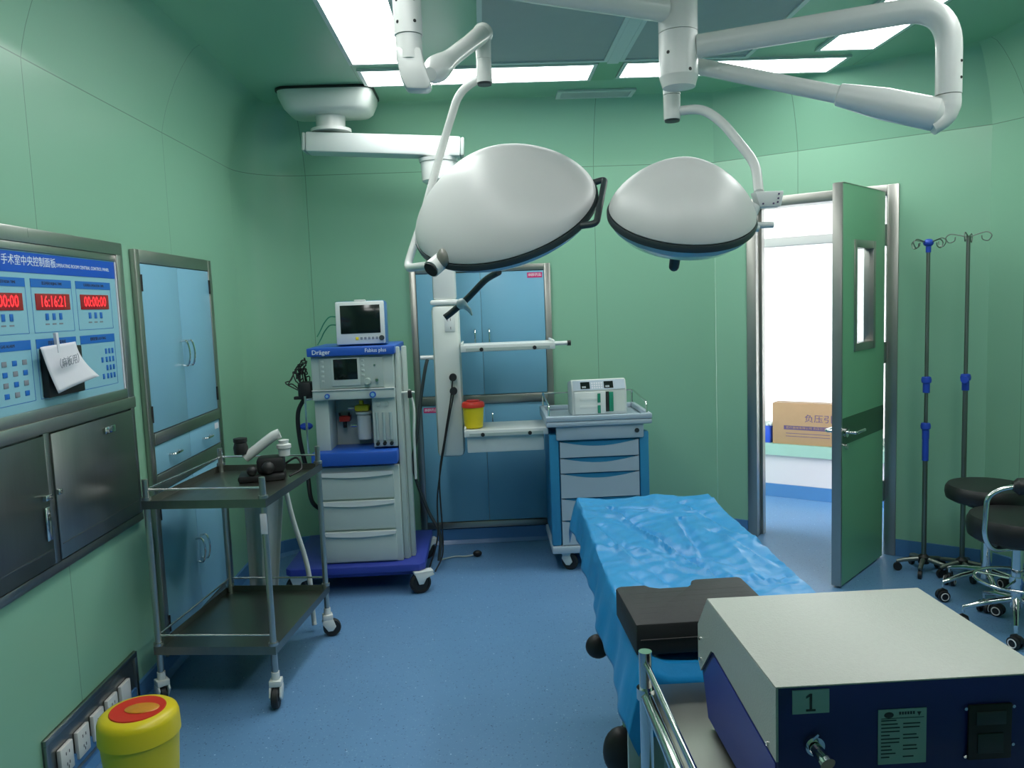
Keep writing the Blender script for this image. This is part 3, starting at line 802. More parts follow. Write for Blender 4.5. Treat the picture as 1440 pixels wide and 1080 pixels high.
mb = MB(); mb.box(X0 - .012, X1 + .012, -.005, .50, 1.306, 1.352, .006); o = mb.build('top_strip', M['blue'], t)
text('Dräger', .034, (X0 + .015, -.0056, 1.328), FRONT, M['whiteink'], o, bold=.0004)
text('Fabius plus', .029, (X1 - .145, -.0056, 1.330), FRONT, M['whiteink'], o, bold=.0003, sx=.9)
# control face
mb = MB(); mb.box(X0 + .045, X1 - .055, .018, .0295, 1.13, 1.295, .003); face = mb.build('control_face', M['machine2'], t)
mb = MB(); mb.box(-.115, .035, .012, .0178, 1.145, 1.294, .003); mb.build('screen_bezel', M['machine'], face)
mb = MB(); mb.box(-.103, .024, .0105, .0118, 1.178, 1.288, .001); mb.build('screen', M['screen'], face)
for k in range(5):
    mb = MB(); mb.box(-.17, -.155, .0145, .0178, 1.27 - k * .026, 1.282 - k * .026, .001); mb.build('key', M['machine'], face)
for k in range(4):
    mb = MB(); mb.box(.045, .06, .0145, .0178, 1.27 - k * .026, 1.282 - k * .026, .001); mb.build('key', M['machine'], face)
mb = MB(); mb.cyl((.075, .018, 1.165), (.075, -.012, 1.165), .019, .016); mb.build('dial', M['machine2'], face)
mb = MB(); mb.cyl((.125, .018, 1.17), (.125, .0, 1.17), .008); mb.build('toggle', M['chrome'], face)
mb = MB(); mb.cyl((.115, .03, 1.25), (.115, .012, 1.25), .005); mb.build('toggle', M['chrome'], face)
mb = MB(); mb.box(X0, X1, .012, .0295, 1.1205, 1.1265, .001); mb.build('rail_strip', M['white'], t)
for x, r in ((-.145, .013), (.098, .017)):
    mb = MB(); mb.cyl((x, .02, 1.092), (x, .006, 1.092), r); g = mb.build('gauge', M['blue'], t, 'blue pressure gauge')
    mb = MB(); mb.cyl((x, .0058, 1.092), (x, .005, 1.092), r * .6); mb.build('gauge_face', M['cabblue'], g)
# absorber and vaporizer
mb = MB(); mb.lathe([(0, 0), (.036, 0), (.038, .01), (.038, .13), (.03, .14), (0, .14)], 28, c=(.02, .17, .83)); mb.lathe([(0, 0), (.045, 0), (.045, .012), (0, .014)], 28, c=(.02, .17, .972)); mb.build('absorber_canister', M['whitep'], t)
mb = MB(); mb.box(-.025, .055, .13, .20, .988, 1.022, .01); mb.cyl((.01, .165, 1.02), (.01, .165, 1.045), .012); mb.build('yellow_block', M['yellow'], t, 'yellow valve block')
mb = MB(); mb.cyl((-.06, .15, 1.005), (-.026, .15, 1.005), .009); mb.cyl((-.05, .15, .91), (-.018, .15, .91), .010); mb.build('pipe_elbow', M['chrome'], t)
mb = MB(); mb.box(-.125, -.065, .20, .255, .925, .955, .004); mb.build('red_valve', M['red'], t, 'red valve handle')
for (x, z0, z1, r) in ((-.095, .89, .9245, .011), (-.12, .956, .975, .006), (-.07, .956, .975, .006)):
    mb = MB(); mb.cyl((x, .215, z0), (x, .215, z1), r); mb.build('valve_stem', M['black'], t)
mb = MB(); mb.box(.085, X1 - .002, .05, .2595, .80, 1.069, .004); fm = mb.build('flow_meter', M['machine'], t)
for k in range(3):
    mb = MB(); x = .108 + .037 * k; mb.cyl((x, .044, .84), (x, .044, .99), .009, n=12); mb.build('flow_tube', M['acry'], fm)
for k in range(3):
    mb = MB(); x = .108 + .037 * k; mb.cyl((x, .0495, .82), (x, .03, .82), .010, n=16); mb.build('flow_knob', M['black'], fm)
for x in (.12, .165):
    mb = MB(); mb.cyl((x, .0495, 1.035), (x, .04, 1.035), .011, n=16); mb.build('port', M['machine2'], fm)
mb = MB(); mb.prism([(X0 - .02, -.02), (X1 + .0, -.02), (X1, .25), (X0 - .02, .25)], .715, .79, 'z', bev=.01); mb.build('work_shelf', M['blue'], t)
for k, (z0, z1) in enumerate(((.525, .675), (.355, .515), (.175, .345))):
    mb = MB(); mb.box(X0 + .008, X1 - .03, .018, .0295, z0, z1, .004)
    d = mb.build('drawer', M['machine'], t)
    mb = MB(); n_ = 12; pts = [(X0 + .01, z1)] + [(X0 + .01 + (X1 - X0 - .042) * i / n_, z1 - .018 - .012 * math.sin(PI * i / n_)) for i in range(n_ + 1)] + [(X1 - .032, z1)]
    mb.prism(pts, .004, .0175, 'y'); mb.build('drawer_lip', M['white'], d)
mb = MB(); mb.cyl((X0 - .035, .0, .79), (X0 - .035, .0, 1.10), .006); mb.cyl((X0 - .035, .0, 1.08), (X0 + .01, .05, 1.08), .006); mb.build('hook_pole', M['chrome'], t)
mb = MB(); rnd = random.Random(3)
for k in range(12):
    p = [V((X0 - .03 - rnd.random() * .06, .08 + rnd.random() * .06, 1.28 - rnd.random() * .05))]
    for j in range(5): p.append(p[-1] + V(((rnd.random() - .55) * .06, (rnd.random() - .5) * .04, -.02 - rnd.random() * .03 if j % 2 else .02 - rnd.random() * .04)))
    p.append(V((X0 - .04 - rnd.random() * .02, .09, 1.10)))
    mb.tube(smooth_path(p, 4), .0035, 6)
mb.build('sensor_cables', M['black'], t)
mb = MB(); mb.box(X0 - .085, X0 - .012, .05, .13, 1.08, 1.17, .015); mb.box(X0 - .11, X0 - .012, .06, .09, 1.075, 1.092, .004); mb.build('cable_holder', M['black'], t)
mb = MB()
mb.tube(smooth_path([(X0 - .05, .09, 1.09), (X0 - .10, .10, 1.0), (X0 - .105, .12, .85), (X0 - .08, .14, .65), (X0 - .06, .12, .5), (X0 - .02, .25, .40)], 8), .012, 10)
mb.build('breathing_hose', M['black'], t)
mb = MB(); mb.sphere((X0 - .065, .12, .92), .03, (1.2, 1, .7)); mb.build('blue_connector', M['ivblue'], t)
mb = MB(); mb.tube(smooth_path([(X1 + .065, .13, 1.10), (X1 + .09, .10, 1.0), (X1 + .085, .09, .85), (X1 + .08, .12, .6)], 8), .007, 8); mb.cyl((X1 + .03, .07, 1.09), (X1 + .10, .07, 1.09), .006); mb.build('gas_hose', M['cream'], t)
mb = MB(); mb.box(X1 + .065, X1 + .085, .05, .10, 1.06, 1.10, .003); mb.build('clamp', M['black'], t)

t = empty('patient_monitor', (-.665, 4.33, 1.3525), 'small white patient monitor with dark screen on top of the anesthesia machine', 'monitor', rz=.04)
T = Matrix.Rotation(-.06, 4, 'X')
mb = MB(); mb.box(-.135, .135, .0, .12, .004, .242, .012, M=T); mb.build('housing', M['base'], t, 'blue grey housing')
mb = MB(); mb.box(-.132, .128, -.016, -.001, .008, .238, .007, M=T); mb.box(-.03, .03, -.01, .03, .2385, .247, .003, M=T); bz = mb.build('bezel', M['whitep'], t)
mb = MB(); mb.box(-.107, .105, -.018, -.0162, .066, .218, .001, M=T); mb.build('screen', M['screen'], bz)
for k in range(5):
    mb = MB(); mb.box(-.005 + k * .0205, .008 + k * .0205, -.019, -.0162, .032, .046, .001, M=T); mb.build('key', M['greyink'], bz)
mb = MB(); mb.box(-.03, -.014, -.019, -.0162, .030, .047, .002, M=T); mb.build('alarm_key', M['yellow'], bz)
mb = MB(); mb.cyl((.11, -.0162, .038), (.11, -.034, .038), .014, M=T); mb.build('dial', M['rim'], bz)
mb = MB()
for z in (.16, .115): mb.tube(smooth_path([(-.136, .05, z), (-.17, .04, z), (-.20, .04, z - .03), (-.225, .06, z - .07), (-.245, .05, z - .105)], 6), .003, 6)
mb.build('cable', M['green'], t)

# ------------------------------------------------------------------ ceiling service column (pendant)
t = empty('ceiling_service_column', (-.83, 4.70, ZC), 'white ceiling pendant arm and service column with two shelves before the back cupboard', 'service column')
def loc(p): return V((p[0] + .83, p[1] - 4.70, p[2] - ZC))
mb = MB()
pr = [(-.27, -.22), (.27, -.22), (.27, .20), (-.27, .20)]
def rrect(hx, hy0, hy1, r, n=6):
    out = []
    for cx, cy, a0 in ((hx - r, hy1 - r, 0), (-hx + r, hy1 - r, PI / 2), (-hx + r, hy0 + r, PI), (hx - r, hy0 + r, 3 * PI / 2)):
        for i in range(n + 1): out.append((cx + r * math.cos(a0 + PI / 2 * i / n), cy + r * math.sin(a0 + PI / 2 * i / n)))
    return out
def loft(mb, secs):
    R = [[mb.bm.verts.new((x, y, z)) for x, y in s_] for s_, z in secs]
    for A, B in zip(R, R[1:]):
        for j in range(len(A)):
            f = mb.bm.faces.new((A[j], A[(j + 1) % len(A)], B[(j + 1) % len(A)], B[j])); f.smooth = True
    mb.bm.faces.new(R[0]); mb.bm.faces.new(R[-1][::-1])
loft(mb, [(rrect(.262, -.19, .18, .07), -.014), (rrect(.258, -.185, .175, .07), -.045), (rrect(.235, -.165, .155, .07), -.10), (rrect(.215, -.15, .14, .07), -.118), (rrect(.18, -.12, .11, .06), -.124)])
mb.build('ceiling_cover', M['cream'], t)
mb = MB(); loft(mb, [(rrect(.27, -.2, .19, .075), -.001), (rrect(.27, -.2, .19, .075), -.0135)]); mb.build('gasket', M['black'], t)
mb = MB(); mb.cyl((0, .01, -.1245), (0, .01, -.20), .085, .08, 32); mb.cyl((0, .01, -.195), (0, .01, -.212), .115, .115, 32); mb.build('swivel', M['white'], t)
A_ = loc((-.985, 4.70, 2.50)); B_ = loc((-.075, 4.72, 2.445))
dirv = (B_ - A_).normalized(); ang = math.atan2(-(dirv.z), dirv.x)
MA = Matrix.Translation(A_) @ Matrix.Rotation(ang, 4, 'Y')
L_ = (B_ - A_).length
mb = MB(); mb.box(.02, L_ - .02, -.075, .075, -.055, .055, .012, M=MA); mb.build('boom', M['whitep'], t)
for xx in (0, L_ - .0195):
    mb = MB(); mb.box(xx, xx + .0195, -.07, .07, -.05, .05, .006, M=MA); mb.build('end_cap', M['machine2'], t)
cx, cy = -.225, 4.72
def cl(z): return loc((cx, cy, z))
mb = MB(); mb.cyl(cl(2.395), cl(2.375), .115, .11, 32); mb.cyl(cl(2.374), cl(2.27), .105, .10, 32); mb.cyl(cl(2.269), cl(2.25), .10, .07, 32); mb.build('hub', M['white'], t)
mb = MB(); c = cl(0); mb.box(c.x - .068, c.x + .068, -.04, .08, cl(1.58).z, cl(2.25).z, .02); mb.build('column', M['white'], t)
mb = MB(); c = cl(0); mb.box(c.x - .085, c.x + .085, -.055, .095, cl(1.555).z, cl(1.585).z, .012); mb.build('collar', M['white'], t)
mb = MB(); mb.box(c.x - .080, c.x + .080, -.06, .10, cl(.66).z, cl(1.554).z, .03); h = mb.build('column_housing', M['cream'], t)
mb = MB(); mb.box(c.x - .005, c.x + .055, -.064, -.0602, cl(1.40).z, cl(1.50).z, .003); mb.build('outlet_plate', M['whitep'], h)
mb = MB()
for z in (1.47, 1.42): mb.box(c.x + .028, c.x + .031, -.0655, -.0642, cl(z - .008).z, cl(z + .008).z)
mb.box(c.x + .01, c.x + .013, -.0655, -.0642, cl(1.46).z, cl(1.48).z)
mb.build('outlet_slots', M['ink'], h)
for z in (1.135, 1.055):
    mb = MB(); p = cl(z); mb.cyl((p.x + .03, -.0602, p.z), (p.x + .03, -.095, p.z), .022); mb.build('plug', M['black'], h)
mb = MB()
mb.tube(smooth_path([cl(1.135) + V((.03, -.11, 0)), cl(1.0) + V((.01, -.11, 0)), cl(.8) + V((-.03, -.10, 0)), cl(.55) + V((-.075, -.10, 0)), cl(.25) + V((-.07, -.14, 0)), cl(.10) + V((-.075, -.16, 0)), cl(.012) + V((-.12, -.20, 0))], 8), .0045, 8)
mb.tube(smooth_path([cl(1.055) + V((.035, -.11, 0)), cl(.95) + V((.01, -.115, 0)), cl(.75) + V((-.035, -.11, 0)), cl(.45) + V((-.09, -.12, 0)), cl(.2) + V((-.10, -.16, 0)), cl(.012) + V((-.16, -.2, 0))], 8), .0045, 8)
mb.build('power_cord', M['black'], t)
mb = MB(); mb.tube(smooth_path([cl(1.24) + V((-.12, -.01, 0)), cl(1.18) + V((-.135, -.03, 0)), cl(1.0) + V((-.17, -.03, 0)), cl(.8) + V((-.20, -.05, 0)), cl(.6) + V((-.23, -.05, 0)), cl(.35) + V((-.16, -.05, 0)), cl(.2) + V((-.09, -.08, 0)), cl(.05) + V((-.10, -.12, 0))], 8), .010, 8); mb.build('hose', M['rim'], t)
mb = MB(); mb.cyl(cl(1.25) + V((-.16, -.01, 0)), cl(1.25) + V((-.075, -.01, 0)), .013); mb.build('rail_arm', M['white'], t)
def shelf(z, x0, x1, dz, nm):
    mb = MB(); a = cl(z); 
    mb.box(a.x + x0, a.x + x1, -.20, .12, a.z - .012, a.z, .004); s_ = mb.build(nm, M['whitep'], t)
    mb = MB(); mb.box(a.x + x0, a.x + x1, -.214, -.2005, a.z - .035, a.z + .004, .003); mb.box(a.x + x0, a.x + x0 + .012, -.20, .12, a.z + .0005, a.z + .015, .003); mb.box(a.x + x1 - .012, a.x + x1, -.20, .12, a.z + .0005, a.z + .015, .003); mb.build('shelf_edge', M['whitep'], s_)
    mb = MB(); mb.box(a.x + x0 + .03, a.x + x1 - .03, -.2165, -.2142, a.z - .03, a.z - .014); mb.build('shelf_rail', M['machine2'], s_)
    for q in (.22, .78):
        mb = MB(); xx = a.x + x0 + (x1 - x0) * q; mb.cyl((xx, -.2166, a.z - .022), (xx, -.226, a.z - .022), .011, n=14); mb.build('shelf_knob', M['black'], s_)
    return s_
shelf(1.32, .085, .62, 0, 'upper_shelf')
shelf(.835, .085, .565, 0, 'lower_shelf')
mb = MB(); a = cl(1.32); mb.cyl((a.x + .62, -.10, a.z - .01), (a.x + .70, -.10, a.z - .01), .012); mb.build('side_handle', M['whitep'], t)
mb = MB(); mb.cyl((a.x + .70, -.10, a.z - .01), (a.x + .72, -.10, a.z - .01), .016); mb.build('handle_tip', M['black'], t)
a = cl(.835)
mb = MB(); mb.box(a.x + .10, a.x + .54, -.19, .0, a.z - .13, a.z - .0125, .006); mb.build('drawer_box', M['whitep'], t)
bin_((-.085, 4.60, .8385 + .0), .054, .062, .155, 'small yellow bin with red lid on the lower shelf of the service column', False)
t = empty('floor_plug', (-.12, 4.80, 0), 'black plug on a grey lead lying on the floor under the back cupboard', 'plug')
mb = MB(); mb.tube(smooth_path([(-.20, -.05, .008), (-.12, 0, .008), (-.05, -.01, .008), (.0, .0, .014)], 6), .005, 8); mb.build('lead', M['machine2'], t)
mb = MB(); mb.sphere((.02, 0, .021), .02, (1.4, 1, 1)); mb.build('plug_head', M['black'], t)

# ------------------------------------------------------------------ blue and grey drawer cart
t = empty('medicine_cart', (.625, 4.70, 0), 'grey and blue plastic drawer cart standing between the back cupboard and the operating table', 'cart')
hx, yf, yb = .275, -.245, .245
mb = MB(); mb.box(-hx, hx, yf + .02, yb, .15, .80, .012); mb.box(-hx - .01, -hx + .045, yf, yf + .05, .15, .80, .01); mb.box(hx - .045, hx + .01, yf, yf + .05, .15, .80, .01)
mb.build('carcass', M['cartblue'], t)
mb = MB(); mb.box(-hx - .012, hx + .012, yf - .012, yb, .105, .1495, .01); mb.build('plinth', M['cartgrey'], t)
mb = MB(); mb.box(-hx - .025, hx + .025, yf - .03, yb + .005, .845, .875, .008)
for (p, q, r, s_) in ((-hx - .025, hx + .025, yf - .03, yf - .005), (-hx - .025, -hx - .0, yf - .004, yb - .0), (hx, hx + .025, yf - .004, yb), (-hx - .025, hx + .025, yb - .015, yb + .005)): mb.box(p, q, r, s_, .8755, .905, .005)
mb.build('top_tray', M['cartgrey'], t)
mb = MB(); mb.box(-hx + .03, hx - .02, yf - .012, yf + .015, .765, .8445, .008); d = mb.build('key_drawer', M['cartgrey'], t)
mb = MB(); mb.cyl((hx - .06, yf - .0125, .808), (hx - .06, yf - .018, .808), .013, n=18); mb.build('lock', M['rim'], d)
zs = [(.665, .755), (.575, .66), (.43, .57), (.30, .425), (.155, .295)]
for (z0, z1) in zs:
    n_ = 12; xa, xb = -hx + .05, hx - .05
    pts = [(xa, z0)] + [(xa + (xb - xa) * i / n_, z1 - .030 * math.sin(PI * i / n_)) for i in range(n_ + 1)] + [(xb, z0)]
    mb = MB(); mb.prism(pts, yf - .004, yf + .0195, 'y'); d = mb.build('drawer', M['cartgrey'], t)
    mb = MB(); mb.box(xa + .02, xb - .02, yf + .006, yf + .0192, z1 - .03, z1 - .002); mb.build('finger_recess', M['cartblue'], d)
mb = MB()
for sx in (-1, 1):
    mb.tube(bend_path([(sx * (hx + .005), yf + .02, .90), (sx * (hx + .005), yf + .03, .965), (sx * (hx + .005), yb - .02, .99), (sx * (hx + .005), yb - .015, .90)], .03), .006, 8)
mb.tube([(-hx, yb - .02, .985), (hx, yb - .02, .985)], .005, 8)
mb.build('guard_rail', M['chrome'], t)
for (x, y, a) in ((-hx + .075, yf + .04, -.35), (hx - .07, yf + .04, -.2), (-hx + .06, yb - .06, .3), (hx - .06, yb - .06, .3)):
    caster(t, x, y, a, .048, 'whitep', .11)

t = empty('infusion_pump', (.655, 4.72, .8755), 'white double-channel infusion pump with green latches on top of the drawer cart', 'infusion pump', rz=.06)
mb = MB(); mb.prism([(-.08, 0), (.07, 0), (.07, .19), (-.03, .21), (-.055, .205), (-.078, .15)], -.165, .165, 'x', bev=.010); mb.build('housing', M['whitep'], t)
mb = MB(); mb.prism([(-.0785, .150), (-.0805, .150), (-.0575, .205), (-.0555, .205)], -.155, .155, 'x'); fp = mb.build('display_strip', M['cartgrey'], t)
MT = Matrix.Translation((0, -.0805, .150)) @ Matrix.Rotation(math.atan2(-.023, .055), 4, 'X')
for x in (-.11, .03):
    mb = MB(); mb.box(x, x + .055, -.0018, -.0004, .008, .05, M=MT); s_ = mb.build('pump_display', M['screen'], fp)
    text('888', .016, (0, 0, 0), MT @ Matrix.Translation((x + .008, -.0022, .018)) @ FRONT, M['whiteink'], s_)
mb = MB()
for i in range(5):
    for j in range(3): mb.box(-.045 + i * .014, -.036 + i * .014, -.0015, -.0004, .008 + j * .014, .017 + j * .014, M=MT)
mb.build('keypad', M['paper'], fp)
mb = MB(); mb.box(-.15, .035, -.092, -.0805, .008, .140, .004); 
for z in (.045, .09): mb.box(-.12, -.0, -.0945, -.0922, z, z + .018, .001)
mb.build('pump_door', M['whitep'], t)
mb = MB(); mb.box(.036, .150, -.083, -.0805, .018, .140); mb.build('open_bay', M['cream'], t)
mb = MB(); mb.box(-.015, .003, -.098, -.0948, .075, .13, .002); mb.box(-.015, .003, -.098, -.0948, .012, .060, .002); mb.build('latch', M['green'], t, 'green latches')
mb = MB(); mb.box(.055, .080, -.098, -.0832, .02, .135, .002); mb.build('latch', M['green'], t, 'green latch rail')
mb = MB(); mb.box(.037, .054, -.094, -.0832, .02, .138, .001); mb.build('tube_channel', M['black'], t)

# ------------------------------------------------------------------ shadowless surgical lamp
t = empty('surgical_lamp', (.70, 2.80, ZC), 'white ceiling-mounted surgical lamp with two domes on jointed arms', 'surgical lamp')
def w2(p): return V(p) - V((.70, 2.80, ZC))
mb = MB(); mb.lathe([(0, -.0215), (.19, -.0215), (.215, -.04), (.20, -.09), (.15, -.16), (.09, -.205), (.0, -.205)], 48); mb.build('ceiling_cover', mat('pale green white enamel', (.52, .62, .48, 1), .35, var=.01), t)
mb = MB(); mb.cyl(w2((.70, 2.80, 2.57)), w2((.70, 2.80, 2.445)), .066, n=40); mb.cyl(w2((.70, 2.80, 2.443)), w2((.70, 2.80, 2.30)), .066, n=40); mb.cyl(w2((.70, 2.80, 2.30)), w2((.70, 2.80, 2.265)), .066, .055, n=40); mb.build('hub', M['white'], t)
mb = MB()
for (a, z) in ((-2.35, 2.37), (-1.2, 2.31), (-.3, 2.37)):
    d = V((math.cos(a), math.sin(a), 0)); p = w2((.70, 2.80, z)); mb.cyl(p + d * .062, p + d * .0668, .006, n=10)
mb.build('screw_hole', M['black'], t)

# left-hand arm
TL = (-.185, 2.40)
mb = MB(); mb.tube(bend_path([w2((.645, 2.775, 2.515)), w2((TL[0], TL[1], 2.515)), w2((TL[0], TL[1], 2.33))], .13, 10), .041, 24); mb.build('horizontal_arm', M['white'], t)
mb = MB()
for a in (-2.3, -1.0):
    for z in (2.36, 2.42):
        d = V((math.cos(a), math.sin(a), 0)); p = w2((TL[0], TL[1], z)); mb.cyl(p + d * .038, p + d * .0418, .005, n=8)
mb.build('screw_hole', M['black'], t)
mb = MB(); mb.cyl(w2((TL[0], TL[1], 2.328)), w2((TL[0], TL[1], 2.26)), .038, n=28); mb.prism([(-.038, .02), (.036, .02), (.044, -.03), (.062, -.085), (.05, -.10), (-.012, -.096), (-.028, -.06)], -.034, .03, 'y', M=Matrix.Translation(w2((TL[0], TL[1], 2.27))), bev=.012); mb.build('knuckle', M['white'], t)
E0 = V((.035, 2.86, 2.48))
mb = MB(); k0 = V((TL[0] + .055, TL[1] + .05, 2.235))
mb.tube(smooth_path([w2(k0), w2(k0.lerp(E0, .3) + V((0, 0, .0))), w2(k0.lerp(E0, .7)), w2(E0)], 5), [.020, .036, .040, .038, .034, .030, .028, .028, .028, .028, .028, .029, .030, .031, .031, .031], 20); mb.build('spring_arm', M['white'], t)
mb = MB(); mb.sphere(w2(E0 + V((0, 0, .0))), .036); mb.cyl(w2((E0.x, E0.y, 2.48)), w2((E0.x, E0.y, 2.395)), .028, .026); mb.cyl(w2((E0.x, E0.y, 2.394)), w2((E0.x, E0.y, 2.315)), .0255, .0275); mb.build('swivel', M['white'], t)
mb = MB(); mb.cyl(w2((E0.x, E0.y, 2.3145)), w2((E0.x, E0.y, 2.307)), .026, .024); mb.build('swivel_cap', M['rim'], t)
JL = V((-.165, 2.66, 1.695))     # joint at the lower left of the dome rim
mb = MB(); mb.tube(bend_path([w2((E0.x, E0.y, 2.34)), w2((-.055, 2.90, 2.30)), w2((-.125, 2.97, 2.13)), w2((-.215, 2.98, 1.86)), w2((-.275, 2.93, 1.69)), w2((JL.x, JL.y, JL.z - .01))], .05, 6), .0145, 14); mb.build('yoke', M['white'], t)

# domes
def dome(center, apex, R, Hh, nm, lab=None):
    z = V(apex).normalized(); x = V((1, 0, 0)); x = (x - z * x.dot(z)).normalized(); y = z.cross(x)
    Mx = Matrix(((x.x, y.x, z.x, 0), (x.y, y.y, z.y, 0), (x.z, y.z, z.z, 0), (0, 0, 0, 1))); Mx = Matrix.Translation(w2(center)) @ Mx
    mb = MB(); prof = []
    for i in range(19):
        a = PI / 2 * i / 18
        prof.append((R * math.cos(a) ** 1.25 if i < 18 else 0, Hh * math.sin(a) ** 1.35 if i else 0))
    prof = [(R - .004, -.004)] + prof
    mb.lathe(prof, 72, M=Mx); d = mb.build(nm, M['dome'], t, lab)
    mb = MB(); mb.lathe([(R - .006, -.0042), (R + .003, -.0042), (R + .006, -.012), (R + .004, -.026), (R - .008, -.028), (R - .008, -.006)], 72, M=Mx); mb.build('rim_band', M['rim'], d)
    mb = MB(); mb.lathe([(R - .0085, -.024), (R * .95, -.046), (R * .82, -.074), (R * .6, -.096), (R * .3, -.108), (0, -.110)], 72, M=Mx); mb.build('lens', M['lens'], d)
    return d, Mx
rot_cam_to_world = lambda v: v
# axis directions found from the tilt of the rims seen in the photograph
dL, ML_ = dome((.084, 2.80, 1.872), (-.25, -.54, .80), .322, .215, 'large_dome')
dR, MR_ = dome((.643, 2.56, 1.820), (.02, -.51, .86), .232, .172, 'small_dome')
# sterile handle of the small dome and side handle of the large dome
mb = MB(); mb.cyl((0, 0, -.1105), (0, 0, -.195), .019, .017, 20, M=MR_); mb.sphere((0, 0, -.195), .017, M=MR_); mb.build('sterile_handle', M['rim'], dR)
mb = MB(); mb.cyl((0, 0, -.1105), (0, 0, -.145), .022, .02, 20, M=ML_); mb.build('sterile_handle', M['rim'], dL)
a1, a2 = .14, -.72; R = .323
p1 = V((R * math.cos(a1), R * math.sin(a1), -.012)); p2 = V((R * math.cos(a2), R * math.sin(a2), -.016))
o1 = V((math.cos(a1 - .05), math.sin(a1 - .05), 0)) * .042; o2 = V((math.cos(a2 + .45), math.sin(a2 + .45), 0)) * .052
mb = MB(); mb.tube(bend_path([p1, p1 + o1, p2 + o2, p2], .045, 8), .011, 12, M=ML_); mb.build('side_handle', M['rim'], dL)
# joint at left dome
mb = MB(); mb.sphere(w2(JL + V((.042, -.030, .012))), .024, (1, 1.1, 1.3)); mb.build('joint_cover', mat('olive grey plastic', (.20, .20, .17, 1), .35), dL)
mb = MB(); mb.cyl(w2(JL + V((.045, .01, .015))), w2(JL + V((-.0, -.04, -.025))), .029, .029, 24); mb.build('joint', M['white'], dL)
mb = MB(); mb.cyl(w2(JL + V((-.0005, -.0405, -.0255))), w2(JL + V((-.003, -.043, -.028))), .025, .025, 24); mb.build('joint_cap', M['black'], dL)

# right-hand arm
TRx, TRy = 1.497, 2.55
mb = MB(); mb.tube(bend_path([w2((.76, 2.785, 2.395)), w2((TRx, TRy, 2.43)), w2((TRx, TRy, 2.15))], .16, 12), [.040] * 28, 24) if False else mb.tube(bend_path([w2((.76, 2.785, 2.395)), w2((TRx, TRy, 2.43)), w2((TRx, TRy, 2.155))], .16, 12), .0385, 24); mb.build('horizontal_arm', M['white'], t)
mb = MB()
for z in (2.20, 2.25): mb.cyl(w2((TRx + .02, TRy - .030, z)), w2((TRx + .021, TRy - .034, z)), .0045, n=8)
mb.build('screw_hole', M['black'], t)
mb = MB(); mb.tube(smooth_path([w2((TRx, TRy, 2.153)), w2((TRx, TRy, 2.12)), w2((TRx - .012, TRy, 2.085)), w2((TRx - .05, TRy + .01, 2.06))], 5), [.037] * 6 + [.036, .034, .033, .032] + [.03] * 6, 24); mb.build('knuckle', M['white'], t)
E1 = V((.705, 2.925, 2.39)); k1 = V((TRx - .035, TRy + .01, 2.098))
mb = MB(); pts = [w2(k1 + V((.035, 0, -.008))), w2(k1), w2(k1.lerp(E1, .18)), w2(k1.lerp(E1, .34)), w2(k1.lerp(E1, .345)), w2(k1.lerp(E1, .7)), w2(E1)]
mb.tube(pts, [.022, .052, .050, .036, .029, .028, .027], 24); mb.build('spring_arm', M['white'], t)
mb = MB(); mb.cyl(w2((E1.x, E1.y, 2.41)), w2((E1.x, E1.y, 2.272)), .031, .031, 24); mb.cyl(w2((E1.x, E1.y, 2.270)), w2((E1.x, E1.y, 2.185)), .030, .0295, 24); mb.build('swivel', M['white'], t)
mb = MB(); mb.cyl(w2((E1.x, E1.y, 2.1845)), w2((E1.x, E1.y, 2.178)), .0275, .026, 24); mb.build('swivel_cap', M['rim'], t)
CB = V((.935, 2.63, 1.86))
mb = MB(); mb.tube(bend_path([w2((E1.x + .02, E1.y, 2.215)), w2((.80, 2.87, 2.21)), w2((.86, 2.83, 2.15)), w2((.945, 2.74, 1.99)), w2((CB.x - .008, CB.y + .03, 1.885))], .05, 6), .0165, 14); mb.build('yoke', M['white'], t)
mb = MB(); mb.prism([(-.038, .022), (.058, .022), (.048, -.028), (-.022, -.028)], -.02, .03, 'y', M=Matrix.Translation(w2(CB)), bev=.004); bx = mb.build('control_box', M['whitep'], t)
mb = MB()
for (x, z) in ((.040, .012), (.038, -.002), (.036, -.014), (-.012, -.018), (.022, -.018)): mb.cyl((w2(CB).x + x, w2(CB).y - .0202, w2(CB).z + z), (w2(CB).x + x, w2(CB).y - .0225, w2(CB).z + z), .003, n=10)
mb.build('button', M['purple'], bx)
mb = MB(); mb.tube([w2(CB + V((-.03, 0, -.02))), w2(CB + V((-.055, 0, -.055))), w2(CB + V((-.05, 0, -.09))), w2(CB + V((-.02, 0, -.095)))], [.02, .025, .02, .012], 16); mb.cyl(w2(CB + V((-.04, 0, -.085))), w2(CB + V((.028, 0, -.085))), .011, .010, 14); mb.build('joint', M['whitep'], t)
# lead hanging from large dome
mb = MB(); mb.tube(smooth_path([w2((.06, 2.93, 1.665)), w2((.01, 3.02, 1.64)), w2((-.06, 3.05, 1.575)), w2((-.115, 3.06, 1.53)), w2((-.15, 3.06, 1.505))], 6), .0125, 12); h = mb.build('rubber_strap', M['rim'], dL, 'black strap hanging under the large dome')
mb = MB(); mb.sphere(w2((-.083, 3.05, 1.555)), .021); mb.tube([w2((-.075, 3.045, 1.55)), w2((-.055, 3.05, 1.53)), w2((-.045, 3.05, 1.51))], [.012, .008, .003], 10); mb.build('strap_clip', M['whitep'], h)

